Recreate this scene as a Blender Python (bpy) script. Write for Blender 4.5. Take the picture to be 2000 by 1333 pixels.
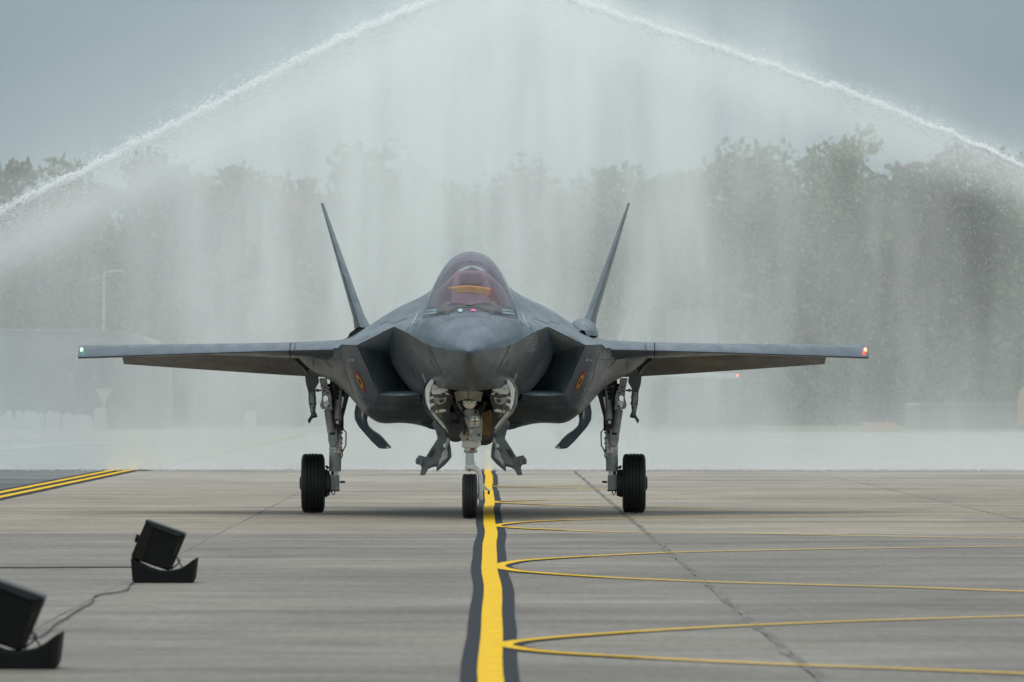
import bpy, bmesh, math, random
from mathutils import Vector, Matrix, noise
from mathutils.bvhtree import BVHTree
for o in list(bpy.data.objects): bpy.data.objects.remove(o)
S = bpy.context.scene
COL = S.collection
R = math.radians
random.seed(7)

# ------------------------------------------------------------------ camera
CAM_Z, FPX, HOR = 1.59, 17017.0, 775.0      # eye height, focal length in photo pixels (2000 wide), horizon row
cam = bpy.data.cameras.new('camera'); co = bpy.data.objects.new('camera', cam); COL.objects.link(co)
co.location = (0, 0, CAM_Z); co.rotation_euler = (R(90) + math.atan((HOR - 666.5) / FPX), 0, 0)
cam.sensor_width = 36; cam.lens = FPX / 2000 * 36; cam.clip_start = 1; cam.clip_end = 6000
cam.dof.use_dof = True; cam.dof.focus_distance = 114; cam.dof.aperture_fstop = 8
S.camera = co

# ------------------------------------------------------------------ sky: overcast
SUN_EL, SUN_AZ = R(76), R(-150)             # high, behind the camera and to the left, through cloud
w = bpy.data.worlds.new('World'); S.world = w; w.use_nodes = True
nt = w.node_tree; nt.nodes.clear()
def N(t, ty, **k):
    n = t.nodes.new(ty)
    for a, b in k.items(): setattr(n, a, b)
    return n
out = N(nt, 'ShaderNodeOutputWorld'); bg = N(nt, 'ShaderNodeBackground')
sky = N(nt, 'ShaderNodeTexSky', sky_type='NISHITA', sun_disc=False)
sky.sun_elevation = SUN_EL; sky.sun_rotation = SUN_AZ; sky.dust_density = 4; sky.air_density = 1.2
tc = N(nt, 'ShaderNodeTexCoord'); sx = N(nt, 'ShaderNodeSeparateXYZ')
nt.links.new(tc.outputs['Generated'], sx.inputs[0])
rp = N(nt, 'ShaderNodeValToRGB')            # overcast dome: zenith about three times as bright as the horizon
e = rp.color_ramp.elements
e[0].position = 0.0; e[0].color = (.228, .308, .345, 1)
e[1].position = 1.0; e[1].color = (1.26, 1.31, 1.33, 1)
m_ = e.new(.35); m_.color = (.69, .80, .82, 1)
nt.links.new(sx.outputs[2], rp.inputs[0])
ns = N(nt, 'ShaderNodeTexNoise'); ns.inputs['Scale'].default_value = 5; ns.inputs['Detail'].default_value = 4
nt.links.new(tc.outputs['Generated'], ns.inputs['Vector'])
mr = N(nt, 'ShaderNodeMapRange'); mr.inputs[1].default_value = .3; mr.inputs[2].default_value = .7
mr.inputs[3].default_value = .86; mr.inputs[4].default_value = 1.12
nt.links.new(ns.outputs[0], mr.inputs[0])
mu = N(nt, 'ShaderNodeMix', data_type='RGBA', blend_type='MULTIPLY'); mu.inputs[0].default_value = 1
nt.links.new(rp.outputs[0], mu.inputs[6]); nt.links.new(mr.outputs[0], mu.inputs[7])
sc_ = N(nt, 'ShaderNodeMix', data_type='RGBA', blend_type='MULTIPLY'); sc_.inputs[0].default_value = 1
sc_.inputs[7].default_value = (.07, .07, .07, 1)
nt.links.new(sky.outputs[0], sc_.inputs[6])
mx = N(nt, 'ShaderNodeMix', data_type='RGBA'); mx.inputs[0].default_value = .88   # cloud cover over the clear sky
nt.links.new(sc_.outputs[2], mx.inputs[6]); nt.links.new(mu.outputs[2], mx.inputs[7])
nt.links.new(mx.outputs[2], bg.inputs[0]); bg.inputs[1].default_value = 1.0
nt.links.new(bg.outputs[0], out.inputs[0])

sl = bpy.data.lights.new('sun', 'SUN'); sl.energy = .9; sl.angle = R(38); sl.color = (1, .97, .92)
so = bpy.data.objects.new('sun', sl); COL.objects.link(so)
d = Vector((math.sin(SUN_AZ) * math.cos(SUN_EL), math.cos(SUN_AZ) * math.cos(SUN_EL), math.sin(SUN_EL)))
so.rotation_euler = (-d).to_track_quat('-Z', 'Y').to_euler()
S.view_settings.view_transform = 'Standard'; S.view_settings.look = 'None'
S.view_settings.exposure = .12; S.view_settings.gamma = 1; S.view_settings.use_curve_mapping = False
S.render.engine = 'CYCLES'
cy = S.cycles
cy.use_denoising = True; cy.volume_bounces = 6; cy.max_bounces = 10; cy.transparent_max_bounces = 16
cy.volume_step_rate = 3.0; cy.volume_max_steps = 64; cy.use_adaptive_sampling = True; cy.adaptive_threshold = .02
cy.sample_clamp_indirect = 6; cy.diffuse_bounces = 8; cy.transmission_bounces = 10

# ------------------------------------------------------------------ helpers
class MB:
    """collects shapes; build() links them as one mesh object"""
    def __init__(s): s.v = []; s.f = []
    def add(s, vs, fs):
        n = len(s.v); s.v += [tuple(p) for p in vs]; s.f += [tuple(i + n for i in f) for f in fs]; return s
    def box(s, c, d, rot=None):
        M = rot.to_matrix() if rot else None; vs = []
        for x in (-.5, .5):
            for y in (-.5, .5):
                for z in (-.5, .5):
                    q = Vector((x * d[0], y * d[1], z * d[2]))
                    if M: q = M @ q
                    vs.append(q + Vector(c))
        return s.add(vs, [(0,1,3,2),(4,6,7,5),(0,4,5,1),(2,3,7,6),(0,2,6,4),(1,5,7,3)])
    def tube(s, pts, r, n=10, cap=True):
        """r: number or list; frames carried along the path"""
        pts = [Vector(p) for p in pts]; m = len(pts)
        rr = r if isinstance(r, (list, tuple)) else [r] * m
        t0 = (pts[1] - pts[0]).normalized()
        u = t0.orthogonal().normalized(); vs = []; fs = []
        for i, p in enumerate(pts):
            a = pts[max(i - 1, 0)]; b = pts[min(i + 1, m - 1)]
            t = (b - a)
            t = t.normalized() if t.length > 1e-9 else t0
            u = (u - t * u.dot(t)).normalized(); v = t.cross(u)
            for k in range(n):
                q = 2 * math.pi * k / n
                vs.append(p + (u * math.cos(q) + v * math.sin(q)) * rr[i])
        for i in range(m - 1):
            for k in range(n):
                k2 = (k + 1) % n
                fs.append((i*n+k, i*n+k2, (i+1)*n+k2, (i+1)*n+k))
        if cap:
            fs.append(tuple(range(n))[::-1]); fs.append(tuple((m-1)*n + k for k in range(n)))
        return s.add(vs, fs)
    def cyl(s, a, b, r, n=20, r2=None): return s.tube([a, b], [r, r if r2 is None else r2], n)
    def lathe(s, prof, c, axis='x', n=32):
        """prof: (offset along axis, radius) pairs"""
        vs = []; fs = []; m = len(prof)
        for (h, r) in prof:
            for k in range(n):
                q = 2 * math.pi * k / n; a, b = r * math.cos(q), r * math.sin(q)
                vs.append(Vector(c) + Vector({'x': (h, a, b), 'y': (a, h, b), 'z': (a, b, h)}[axis]))
        for i in range(m - 1):
            for k in range(n):
                k2 = (k + 1) % n
                fs.append((i*n+k, i*n+k2, (i+1)*n+k2, (i+1)*n+k))
        fs.append(tuple(range(n))[::-1]); fs.append(tuple((m-1)*n + k for k in range(n)))
        return s.add(vs, fs)
    def prism(s, a, b):
        """two polygons of equal length joined into a solid"""
        n = len(a)
        fs = [tuple(range(n))[::-1], tuple(range(n, 2*n))]
        fs += [(i, (i+1) % n, n + (i+1) % n, n + i) for i in range(n)]
        return s.add(list(a) + list(b), fs)
    def grid(s, rows, closed=False):
        n = len(rows[0]); vs = [p for r in rows for p in r]; fs = []
        for i in range(len(rows) - 1):
            for k in range(n if closed else n - 1):
                k2 = (k + 1) % n
                fs.append((i*n+k, i*n+k2, (i+1)*n+k2, (i+1)*n+k))
        return s.add(vs, fs)
    def mesh(s, name, m, smooth=35):
        me = bpy.data.meshes.new(name); me.from_pydata(s.v, [], s.f)
        bm = bmesh.new(); bm.from_mesh(me)
        bmesh.ops.remove_doubles(bm, verts=bm.verts, dist=1e-5)
        bmesh.ops.recalc_face_normals(bm, faces=bm.faces); bm.to_mesh(me); bm.free()
        me.materials.append(m)
        if smooth:
            me.shade_smooth(); me.set_sharp_from_angle(angle=R(smooth))
        return me
    def build(s, name, m, parent=None, smooth=35, bevel=0):
        o = bpy.data.objects.new(name, s.mesh(name, m, smooth)); COL.objects.link(o); o.parent = parent
        if bevel:
            b = o.modifiers.new('bevel', 'BEVEL'); b.width = bevel; b.segments = 2; b.limit_method = 'ANGLE'; b.angle_limit = R(40)
        return o
def tag(o, label=None, cat=None, group=None, kind=None):
    for k, v in (('label', label), ('category', cat), ('group', group), ('kind', kind)):
        if v: o[k] = v
    return o
def empty(name, loc, rz=0):
    o = bpy.data.objects.new(name, None); COL.objects.link(o); o.location = loc; o.rotation_euler = (0, 0, rz); o.empty_display_size = .3
    return o
KIDS = {}
def copy_tree(o, parent=None):
    c = o.copy(); COL.objects.link(c); c.parent = parent
    for ch in [x for x in o.children]: copy_tree(ch, c)
    return c
def gp(px, py):
    """point of the ground seen at a photo pixel"""
    Y = CAM_Z * FPX / (py - HOR); return ((px - 1000) * Y / FPX, Y)
def at(px, py, Y): return ((px - 1000) * Y / FPX, Y, CAM_Z + (HOR - py) * Y / FPX)
def catmull(pts, n):
    P = [Vector(p) for p in pts]; out = []
    for i in range(len(P) - 1):
        a = P[i-1] if i else P[0] * 2 - P[1]; b, c = P[i], P[i+1]; d_ = P[i+2] if i + 2 < len(P) else P[-1] * 2 - P[-2]
        for k in range(n):
            t = k / n
            out.append(.5 * ((2*b) + (c - a)*t + (2*a - 5*b + 4*c - d_)*t*t + (3*b - a - 3*c + d_)*t**3))
    out.append(P[-1]); return out

# ------------------------------------------------------------------ materials
MATS = {}
def mat(name, base=(.5,.5,.5), rough=.5, metal=0, bump=0, bscale=30, var=0, vscale=3, spec=.5, stretch=None, coat=0, rvar=0, objvar=0, emit=None):
    m = bpy.data.materials.new(name); m.use_nodes = True; t = m.node_tree; p = t.nodes['Principled BSDF']
    p.inputs['Base Color'].default_value = (*base, 1); p.inputs['Roughness'].default_value = rough
    p.inputs['Metallic'].default_value = metal; p.inputs['Specular IOR Level'].default_value = spec
    p.inputs['Coat Weight'].default_value = coat; p.inputs['Coat Roughness'].default_value = .2
    c = N(t, 'ShaderNodeTexCoord'); vec = c.outputs['Object']
    if stretch:
        mp = N(t, 'ShaderNodeMapping'); mp.inputs['Scale'].default_value = stretch; t.links.new(vec, mp.inputs[0]); vec = mp.outputs[0]
    if var or rvar:
        n = N(t, 'ShaderNodeTexNoise'); n.inputs['Scale'].default_value = vscale; n.inputs['Detail'].default_value = 6; n.inputs['Roughness'].default_value = .6
        t.links.new(vec, n.inputs['Vector'])
        if var:
            r = N(t, 'ShaderNodeMapRange'); r.inputs[1].default_value = .3; r.inputs[2].default_value = .7
            r.inputs[3].default_value = 1 - var; r.inputs[4].default_value = 1 + var; t.links.new(n.outputs[0], r.inputs[0])
            val = r.outputs[0]
            if objvar:
                oi = N(t, 'ShaderNodeObjectInfo'); r2 = N(t, 'ShaderNodeMapRange'); r2.inputs[3].default_value = 1 - objvar; r2.inputs[4].default_value = 1 + objvar
                t.links.new(oi.outputs['Random'], r2.inputs[0]); mm = N(t, 'ShaderNodeMath', operation='MULTIPLY')
                t.links.new(val, mm.inputs[0]); t.links.new(r2.outputs[0], mm.inputs[1]); val = mm.outputs[0]
            x = N(t, 'ShaderNodeMix', data_type='RGBA', blend_type='MULTIPLY'); x.inputs[0].default_value = 1
            x.inputs[6].default_value = (*base, 1); t.links.new(val, x.inputs[7]); t.links.new(x.outputs[2], p.inputs['Base Color'])
        if rvar:
            r = N(t, 'ShaderNodeMapRange'); r.inputs[1].default_value = .3; r.inputs[2].default_value = .7
            r.inputs[3].default_value = rough - rvar; r.inputs[4].default_value = rough + rvar
            t.links.new(n.outputs[0], r.inputs[0]); t.links.new(r.outputs[0], p.inputs['Roughness'])
    if bump:
        b = N(t, 'ShaderNodeBump'); b.inputs['Strength'].default_value = bump; b.inputs['Distance'].default_value = .01
        n2 = N(t, 'ShaderNodeTexNoise'); n2.inputs['Scale'].default_value = bscale; n2.inputs['Detail'].default_value = 4
        t.links.new(vec, n2.inputs['Vector']); t.links.new(n2.outputs[0], b.inputs['Height']); t.links.new(b.outputs[0], p.inputs['Normal'])
    if emit:
        p.inputs['Emission Color'].default_value = (*emit[0], 1); p.inputs['Emission Strength'].default_value = emit[1]
    MATS[name] = m; return m

# ------------------------------------------------------------------ ground
def wavy_concrete(name, base, warm):
    """concrete: broad stains, dragged streaks across the apron, tyre marks along it, pores"""
    m = bpy.data.materials.new(name); m.use_nodes = True; t = m.node_tree; p = t.nodes['Principled BSDF']
    g = N(t, 'ShaderNodeNewGeometry'); oi = N(t, 'ShaderNodeObjectInfo')
    def noi(scale, st, detail=5, off=0, rough=.6):
        mp = N(t, 'ShaderNodeMapping'); mp.inputs['Scale'].default_value = st; mp.inputs['Location'].default_value = (off, off*2, 0)
        t.links.new(g.outputs['Position'], mp.inputs[0])
        n = N(t, 'ShaderNodeTexNoise'); n.inputs['Scale'].default_value = scale; n.inputs['Detail'].default_value = detail; n.inputs['Roughness'].default_value = rough
        t.links.new(mp.outputs[0], n.inputs['Vector']); return n.outputs[0]
    def rng(v, a, b, lo, hi):
        r = N(t, 'ShaderNodeMapRange'); r.inputs[1].default_value = a; r.inputs[2].default_value = b; r.inputs[3].default_value = lo; r.inputs[4].default_value = hi
        t.links.new(v, r.inputs[0]); return r.outputs[0]
    def mul(a, b):
        x = N(t, 'ShaderNodeMath', operation='MULTIPLY'); t.links.new(a, x.inputs[0]); t.links.new(b, x.inputs[1]); return x.outputs[0]
    v = rng(noi(.16, (1, .35, 1)), .3, .7, .80, 1.15)
    v = mul(v, rng(noi(1.0, (.55, .8, 1), 6, 3), .3, .7, .80, 1.16))
    v = mul(v, rng(noi(2.2, (.45, 1.0, 1), 4, 9), .35, .7, .88, 1.07))
    v = mul(v, rng(noi(9, (1, 1, 1), 6, 5), .3, .75, .92, 1.08))
    v = mul(v, rng(noi(1.0, (16, 1.1, 1), 4, 63, .7), .3, .7, .86, 1.13))      # brushed grain along the lanes
    v = mul(v, rng(noi(1.0, (5, .9, 1), 5, 71, .75), .64, .70, 1, .80))       # small oil and rubber spots
    v = mul(v, rng(oi.outputs['Random'], 0, 1, .93, 1.06))
    scr = rng(noi(1.3, (.16, 1.6, 1), 5, 31, .7), .60, .66, 1, 1.18)
    v = mul(v, scr)
    v = mul(v, rng(noi(.45, (.8, .35, 1), 4, 47, .55), .54, .60, 1, .86))       # damp patches
    c1 = N(t, 'ShaderNodeMix', data_type='RGBA'); c1.inputs[6].default_value = (*base, 1); c1.inputs[7].default_value = (*warm, 1)
    t.links.new(rng(noi(.3, (.4, 1, 1), 4, 14), .35, .65, 0, 1), c1.inputs[0])
    x = N(t, 'ShaderNodeMix', data_type='RGBA', blend_type='MULTIPLY'); x.inputs[0].default_value = 1
    t.links.new(c1.outputs[2], x.inputs[6]); t.links.new(v, x.inputs[7]); t.links.new(x.outputs[2], p.inputs['Base Color'])
    # the ground is wet towards the falling spray
    sy = N(t, 'ShaderNodeSeparateXYZ'); t.links.new(g.outputs['Position'], sy.inputs[0])
    wet = mul(rng(sy.outputs[1], 140, 188, 0, 1), rng(noi(.35, (.5, 1, 1), 5, 77), .38, .58, .15, 1))
    ro = N(t, 'ShaderNodeMix', data_type='FLOAT'); t.links.new(wet, ro.inputs[0]); t.links.new(rng(noi(.5, (.3, 1, 1), 5, 21), .3, .7, .55, .8), ro.inputs[2]); ro.inputs[3].default_value = .22
    t.links.new(ro.outputs[0], p.inputs['Roughness']); t.links.new(rng(wet, 0, 1, .22, .6), p.inputs['Specular IOR Level'])
    b = N(t, 'ShaderNodeBump'); b.inputs['Strength'].default_value = .35; b.inputs['Distance'].default_value = .006
    t.links.new(noi(40, (1, 1, 1), 4), b.inputs['Height']); t.links.new(b.outputs[0], p.inputs['Normal'])
    return m
CONC_A = wavy_concrete('concrete_grey', (.220, .203, .177), (.168, .155, .136))
CONC_B = wavy_concrete('concrete_warm', (.305, .270, .222), (.245, .213, .170))
ASPH = wavy_concrete('asphalt', (.052, .055, .06), (.062, .063, .064))
GRASS = mat('grass', (.085, .11, .04), .9, var=.35, vscale=.4, bump=.6, bscale=8)
YEL = mat('yellow_paint', (.70, .43, .008), .75, spec=.15, var=.13, vscale=6, bump=.15, bscale=60)
BLK = mat('black_paint', (.034, .040, .048), .9, spec=.08, var=.15, vscale=5, bump=.15, bscale=60)
def worn(m, under):          # paint rubbed through to the concrete in places
    t = m.node_tree; p = t.nodes['Principled BSDF']; src = p.inputs['Base Color'].links[0].from_socket
    g = N(t, 'ShaderNodeNewGeometry'); n = N(t, 'ShaderNodeTexNoise'); n.inputs['Scale'].default_value = 3.5; n.inputs['Detail'].default_value = 8; n.inputs['Roughness'].default_value = .72; t.links.new(g.outputs['Position'], n.inputs['Vector'])
    r = N(t, 'ShaderNodeMapRange'); r.inputs[1].default_value = .57; r.inputs[2].default_value = .66; r.inputs[4].default_value = .75; t.links.new(n.outputs[0], r.inputs[0])
    x = N(t, 'ShaderNodeMix', data_type='RGBA'); t.links.new(r.outputs[0], x.inputs[0]); t.links.new(src, x.inputs[6]); x.inputs[7].default_value = (*under, 1); t.links.new(x.outputs[2], p.inputs['Base Color'])
worn(YEL, (.42, .30, .08)); worn(BLK, (.075, .076, .078))
WHT = mat('white_paint', (.62, .63, .63), .6, var=.1, vscale=4)
SEAL = mat('joint_sealant', (.16, .156, .145), .85, spec=.1, var=.6, vscale=2.5, stretch=(3, .8, 1))
DIRT = mat('joint_dirt', (.165, .16, .15), .9, var=.3, vscale=2)

SLOPE = -.0030                                   # the taxiway runs a touch to the left of the view axis
def tx(x0, Y): return x0 + SLOPE * (Y - 100)
def sheet(name, pts, z, m, parent=None):
    b = MB(); b.add([(x, y, z) for x, y in pts], [tuple(range(len(pts)))]); return b.build(name, m, parent, smooth=0)
g = sheet('ground', [(-2500, -200), (2500, -200), (2500, 4000), (-2500, 4000)], -.09, GRASS); tag(g, kind='structure')
apron = sheet('apron', [(tx(-8.35, 20), 20), (90, 20), (90, 400), (tx(-8.35, 400), 400)], -.04, CONC_B); tag(apron, kind='structure')
a2 = sheet('apron_west', [(-90, 20), (tx(-8.35, 20), 20), (tx(-8.35, 128), 128), (-90, 128)], -.036, CONC_B); a2.name = 'apron_shoulder'; tag(a2, kind='structure')
tw = sheet('taxiway', [(-200, 128), (tx(-8.35, 128), 128), (tx(-8.35, 330), 330), (-200, 330)], -.006, ASPH); tag(tw, kind='structure')
sh = sheet('taxiway_shoulder', [(-200, 330), (tx(-8.35, 330), 330), (tx(-8.35, 445), 445), (-200, 440)], -.010, CONC_A); tag(sh, kind='structure')
# concrete slabs, cast one by one, five metres square, as far as they can be told apart
random.seed(3)
LANES = [-18.35, -13.35, -8.35, -3.40, 1.58, 6.60, 11.6, 16.6]
for li in range(len(LANES) - 1):
    for k in range(32):
        y0 = 26 + k * 5 + .10; y1 = y0 + 5
        if li < 2 and y1 > 128.5: continue
        lo, hi = LANES[li], LANES[li + 1]
        if max(abs(lo), abs(hi)) > 9 and y0 < 60: continue
        gl = .022 if lo == 1.58 else .006; gh = .022 if hi == 1.58 else .006
        zz = [random.uniform(-.002, .0015) for _ in range(4)]
        c = [(tx(lo, y0) + gl, y0 + .006), (tx(hi, y0) - gh, y0 + .006), (tx(hi, y1) - gh, y1 - .006), (tx(lo, y1) + gl, y1 - .006)]
        b = MB(); b.prism([(x, y, -.036) for x, y in c], [(x, y, z - .001) for (x, y), z in zip(c, zz)])
        b.build('slab', CONC_A if y1 < 101.6 else CONC_B, apron if lo > -8.4 else a2, smooth=0)
# sealed joint that shows as a dark ragged line
def strip(name, cl, wd, z, m, parent=None, jag=0, seed=1):
    rnd = random.Random(seed); rows = []
    n = len(cl)
    for i, p in enumerate(cl):
        a = Vector(cl[max(i-1, 0)]); c = Vector(cl[min(i+1, n-1)]); t = (c - a).normalized(); nn = Vector((-t.y, t.x))
        w2 = (wd[i] if isinstance(wd, list) else wd) / 2
        j1, j2 = rnd.uniform(-jag, jag), rnd.uniform(-jag, jag)
        p = Vector(p); rows.append([(*(p + nn * (w2 + j1)), z), (*(p - nn * (w2 + j2)), z)])
    b = MB(); b.grid(rows); return b.build(name, m, parent, smooth=0)
jl = [(tx(1.58, y) + .012 * math.sin(y * .9) + .008 * math.sin(y * 2.3), y) for y in [26 + i * .5 for i in range(320)]]
strip('joint_sealant', jl, .062, .0015, SEAL, apron, jag=.008, seed=5)
for x0 in (-3.40, 6.60):
    strip('joint_sealant', [(tx(x0, y), y) for y in [26 + i for i in range(160)]], .02, .0012, DIRT, apron, jag=.006, seed=int(x0))
# centre line: yellow between black borders, hand-wobbled edges
def wob(y, s): return .012 * math.sin(y * .19 + s) + .005 * math.sin(y * .43 + 2 * s)
ys = [20 + i * .5 for i in range(760)]
def cx(y): return -.105 + (y - 48.5) * -.0029
tag(strip('centre_line_border', [(cx(y) + wob(y, 1) * 1.3, y) for y in ys], .335, .004, BLK, jag=.002, seed=2), kind='structure')
tag(strip('centre_line', [(cx(y) + wob(y, 1), y) for y in ys], .147, .008, YEL, jag=.0015, seed=3), kind='structure')
# double edge line between the apron and the asphalt
ye = [60 + i * 1.0 for i in range(300)]
tag(strip('edge_line_border', [(tx(-8.15, y) + .0 , y) for y in ye], .85, .003, BLK, jag=.008), kind='structure')
for x0 in (-8.33, -7.97):
    tag(strip('edge_line', [(tx(x0, y), y) for y in ye], .16, .008, YEL, jag=.006, seed=int(-x0 * 10)), kind='structure')
# lead-in lines: thin yellow loops that touch the centre line
loops = [
 ([(2000,1318),(1780,1309),(1535,1300),(1300,1289),(1120,1279),(1040,1272),(1000,1266),(985,1262),(1000,1256),(1050,1250),(1150,1242),(1300,1232),(1450,1224),(1700,1214),(2000,1205)], 1),
 ([(2000,1157),(1780,1149),(1560,1143),(1360,1137),(1180,1129),(1060,1121),(1000,1115),(974,1107),(1000,1099),(1050,1094),(1150,1088),(1295,1081),(1450,1077),(1700,1072),(2000,1068)], 2),
 ([(2000,1053),(1700,1048),(1450,1043),(1260,1041),(1180,1039.5),(1080,1036),(1010,1032.5),(968,1028),(1000,1023),(1050,1019.5),(1120,1016.5),(1220,1014),(1400,1011),(1700,1007.5),(2000,1005)], 3),
 ([(1420,995),(1250,991.5),(1100,988),(1020,985),(964,981.5),(1020,979),(1100,977),(1220,975),(1340,973.5)], 4),
 ([(1200,957),(1090,954),(964,951),(1060,950),(1140,948.5)], 5)]
for pp, sd in loops:
    cl = [gp(*p) for p in pp]
    cl = [(p.x, p.y) for p in catmull([(*c, 0) for c in cl], 10)]
    def ext(a, b): d_ = Vector(b) - Vector(a); return tuple(Vector(b) + d_.normalized() * 14)
    if sd < 4: cl = [ext(cl[3], cl[0])] + cl + [ext(cl[-4], cl[-1])]
    tipx = min(c[0] for c in cl); bc = [c for c in cl if c[0] < tipx + .9]
    tag(strip('lead_in_border', bc, [.145 + .09 * max(0, 1 - (c[0] - tipx) / .9) for c in bc], .006, BLK, jag=.003, seed=sd), kind='structure')
    tag(strip('lead_in_line', cl, .125 if sd > 1 else .11, .009, YEL, jag=.004, seed=sd), kind='structure')
tag(strip('white_line', [(p.x, p.y) for p in catmull([(*gp(*q), 0) for q in [(-200,884),(0,877),(70,871),(140,867),(240,863)]], 8)], .5, .004, WHT, jag=.03), kind='structure')
# ------------------------------------------------------------------ trees behind the airfield
def leafmat(name, a, b):
    m = bpy.data.materials.new(name); m.use_nodes = True; t = m.node_tree; p = t.nodes['Principled BSDF']
    g = N(t, 'ShaderNodeNewGeometry'); n = N(t, 'ShaderNodeTexNoise'); n.inputs['Scale'].default_value = .55; n.inputs['Detail'].default_value = 3
    t.links.new(g.outputs['Position'], n.inputs['Vector'])
    r = N(t, 'ShaderNodeMapRange'); r.inputs[1].default_value = .38; r.inputs[2].default_value = .62; t.links.new(n.outputs[0], r.inputs[0])
    x = N(t, 'ShaderNodeMix', data_type='RGBA'); x.inputs[6].default_value = (*a, 1); x.inputs[7].default_value = (*b, 1)
    t.links.new(r.outputs[0], x.inputs[0])
    v = N(t, 'ShaderNodeMapRange'); v.inputs[3].default_value = .6; v.inputs[4].default_value = 1.35; t.links.new(g.outputs['Random Per Island'], v.inputs[0])
    x2 = N(t, 'ShaderNodeMix', data_type='RGBA', blend_type='MULTIPLY'); x2.inputs[0].default_value = 1
    t.links.new(x.outputs[2], x2.inputs[6]); t.links.new(v.outputs[0], x2.inputs[7])
    t.links.new(x2.outputs[2], p.inputs['Base Color']); p.inputs['Roughness'].default_value = .8; p.inputs['Specular IOR Level'].default_value = .2
    return m
LEAF = [leafmat('leaf_green', (.044, .084, .028), (.085, .105, .03)), leafmat('leaf_dark', (.028, .056, .026), (.05, .075, .03)),
        leafmat('leaf_rust', (.24, .10, .04), (.09, .07, .025)), leafmat('leaf_olive', (.14, .11, .035), (.06, .07, .025))]
BARK = mat('bark', (.06, .05, .04), .9, bump=.6, bscale=12, var=.3)
def tree_meshes(seed, h, w, thin=1.0):
    rnd = random.Random(seed); tr = MB(); cr = MB()
    top = Vector((rnd.uniform(-.4, .4), 0, h * .8))
    tr.tube([(0,0,0), (rnd.uniform(-.15,.15),0,h*.3), top*.7, top], [.28, .22, .14, .04], 7)
    tips = []
    for k in range(11):
        z = h * rnd.uniform(.22, .72); a = rnd.uniform(0, 6.28); L = w * rnd.uniform(.25, .46)
        p0 = Vector((0, 0, z)); p1 = p0 + Vector((math.cos(a)*L*.55, math.sin(a)*L*.55, L*.35)); p2 = p0 + Vector((math.cos(a)*L, math.sin(a)*L, L*.8))
        tr.tube([p0, p1, p2], [.10, .06, .02], 5); tips.append(p2)
    clumps = []
    for k in range(64):
        if k < 22 and tips: c = rnd.choice(tips) + Vector([rnd.gauss(0, w*.07) for _ in range(3)])
        else:
            zz = rnd.uniform(.06, 1.0); rr = w*.5*math.sqrt(max(.05, 1 - ((zz-.5)/.55)**2)) * rnd.uniform(.45, 1.0); a = rnd.uniform(0, 6.28)
            c = Vector((math.cos(a)*rr, math.sin(a)*rr, zz*h*.94))
        clumps.append((c, w * rnd.uniform(.07, .15)))
    for c, r in clumps:
        for q in range(int(52 * thin)):
            dd = Vector([rnd.gauss(0, 1) for _ in range(3)]).normalized() * r * rnd.uniform(.45, 1.15); dd.z *= .8
            s = rnd.uniform(.16, .38); u = Vector([rnd.gauss(0, 1) for _ in range(3)]).normalized(); v = u.orthogonal().normalized()
            p = c + dd
            cr.add([p - u*s, p + v*s*.6, p + u*s, p - v*s*.6], [(0,1,2,3)])
    return tr, cr
TM = []
for i, (h, wd, th) in enumerate([(13, 8, 1), (14.5, 9, 1), (11.5, 7.5, 1), (15.5, 10.5, 1.1), (12.5, 6.5, .9)]):
    tr, cr = tree_meshes(40 + i, h, wd, th)
    trm = tr.mesh('trunk', BARK, 60)
    me = bpy.data.meshes.new('crown'); me.from_pydata(cr.v, [], cr.f); me.materials.append(LEAF[0]); TM.append((trm, me, h))
def tree(px, top, Y, ti, lf, label, sw=1.0):
    trm, crm, h = TM[ti]; X = (px - 1000) * Y / FPX; H = CAM_Z + (HOR - top) * Y / FPX + .09
    r = empty('tree', (X, Y, -.09), random.uniform(0, 6.28)); s = H / h; r.scale = (s * sw, s * sw, s)
    a = bpy.data.objects.new('trunk', trm); COL.objects.link(a); a.parent = r
    c = bpy.data.objects.new('crown', crm); COL.objects.link(c); c.parent = r
    c.material_slots[0].link = 'OBJECT'; c.material_slots[0].material = LEAF[lf]
    return tag(r, label, 'tree', 'trees behind the airfield')
random.seed(11)
KIND = ['green broadleaf tree', 'dark green tree', 'rust coloured autumn tree', 'olive yellow tree']
front = [(-170,330,0,3),(30,305,1,3),(175,330,2,2),(330,283,3,0),(455,330,0,1),(560,335,4,2),(735,272,1,3),(850,330,2,0),(960,335,0,2),(1080,300,1,3),(1200,315,4,1),(1330,310,2,0),
         (1545,242,3,0),(1430,280,2,3),(1680,300,0,1),(1800,310,4,2),(1915,272,1,1),(2050,262,3,0),(2190,300,0,3)]
back = [(-60,350,4,1),(110,300,4,0),(245,300,1,1),(400,300,2,2),(640,350,0,1),(800,320,4,3),(905,340,3,1),(1020,340,1,0),(1140,330,0,3),(1265,325,3,1),(1390,330,0,2),(1600,290,1,1),(1750,320,2,3),(1860,305,3,0),(1980,290,0,1)]
def place(px):
    marks = [(0, 'at the left edge of the picture'), (230, 'over the pale hangar'), (420, 'left of the tail fins'), (620, 'near the left tail fin'), (880, 'left of the cockpit'), (1010, 'behind the cockpit'),
             (1150, 'right of the cockpit'), (1290, 'near the right tail fin'), (1500, 'above the right wing'), (1650, 'above the right wingtip'), (1850, 'between right wingtip and dark hangar'), (2000, 'behind the dark hangar')]
    return min(marks, key=lambda m: abs(m[0] - px))[1]
seen = {}
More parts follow.
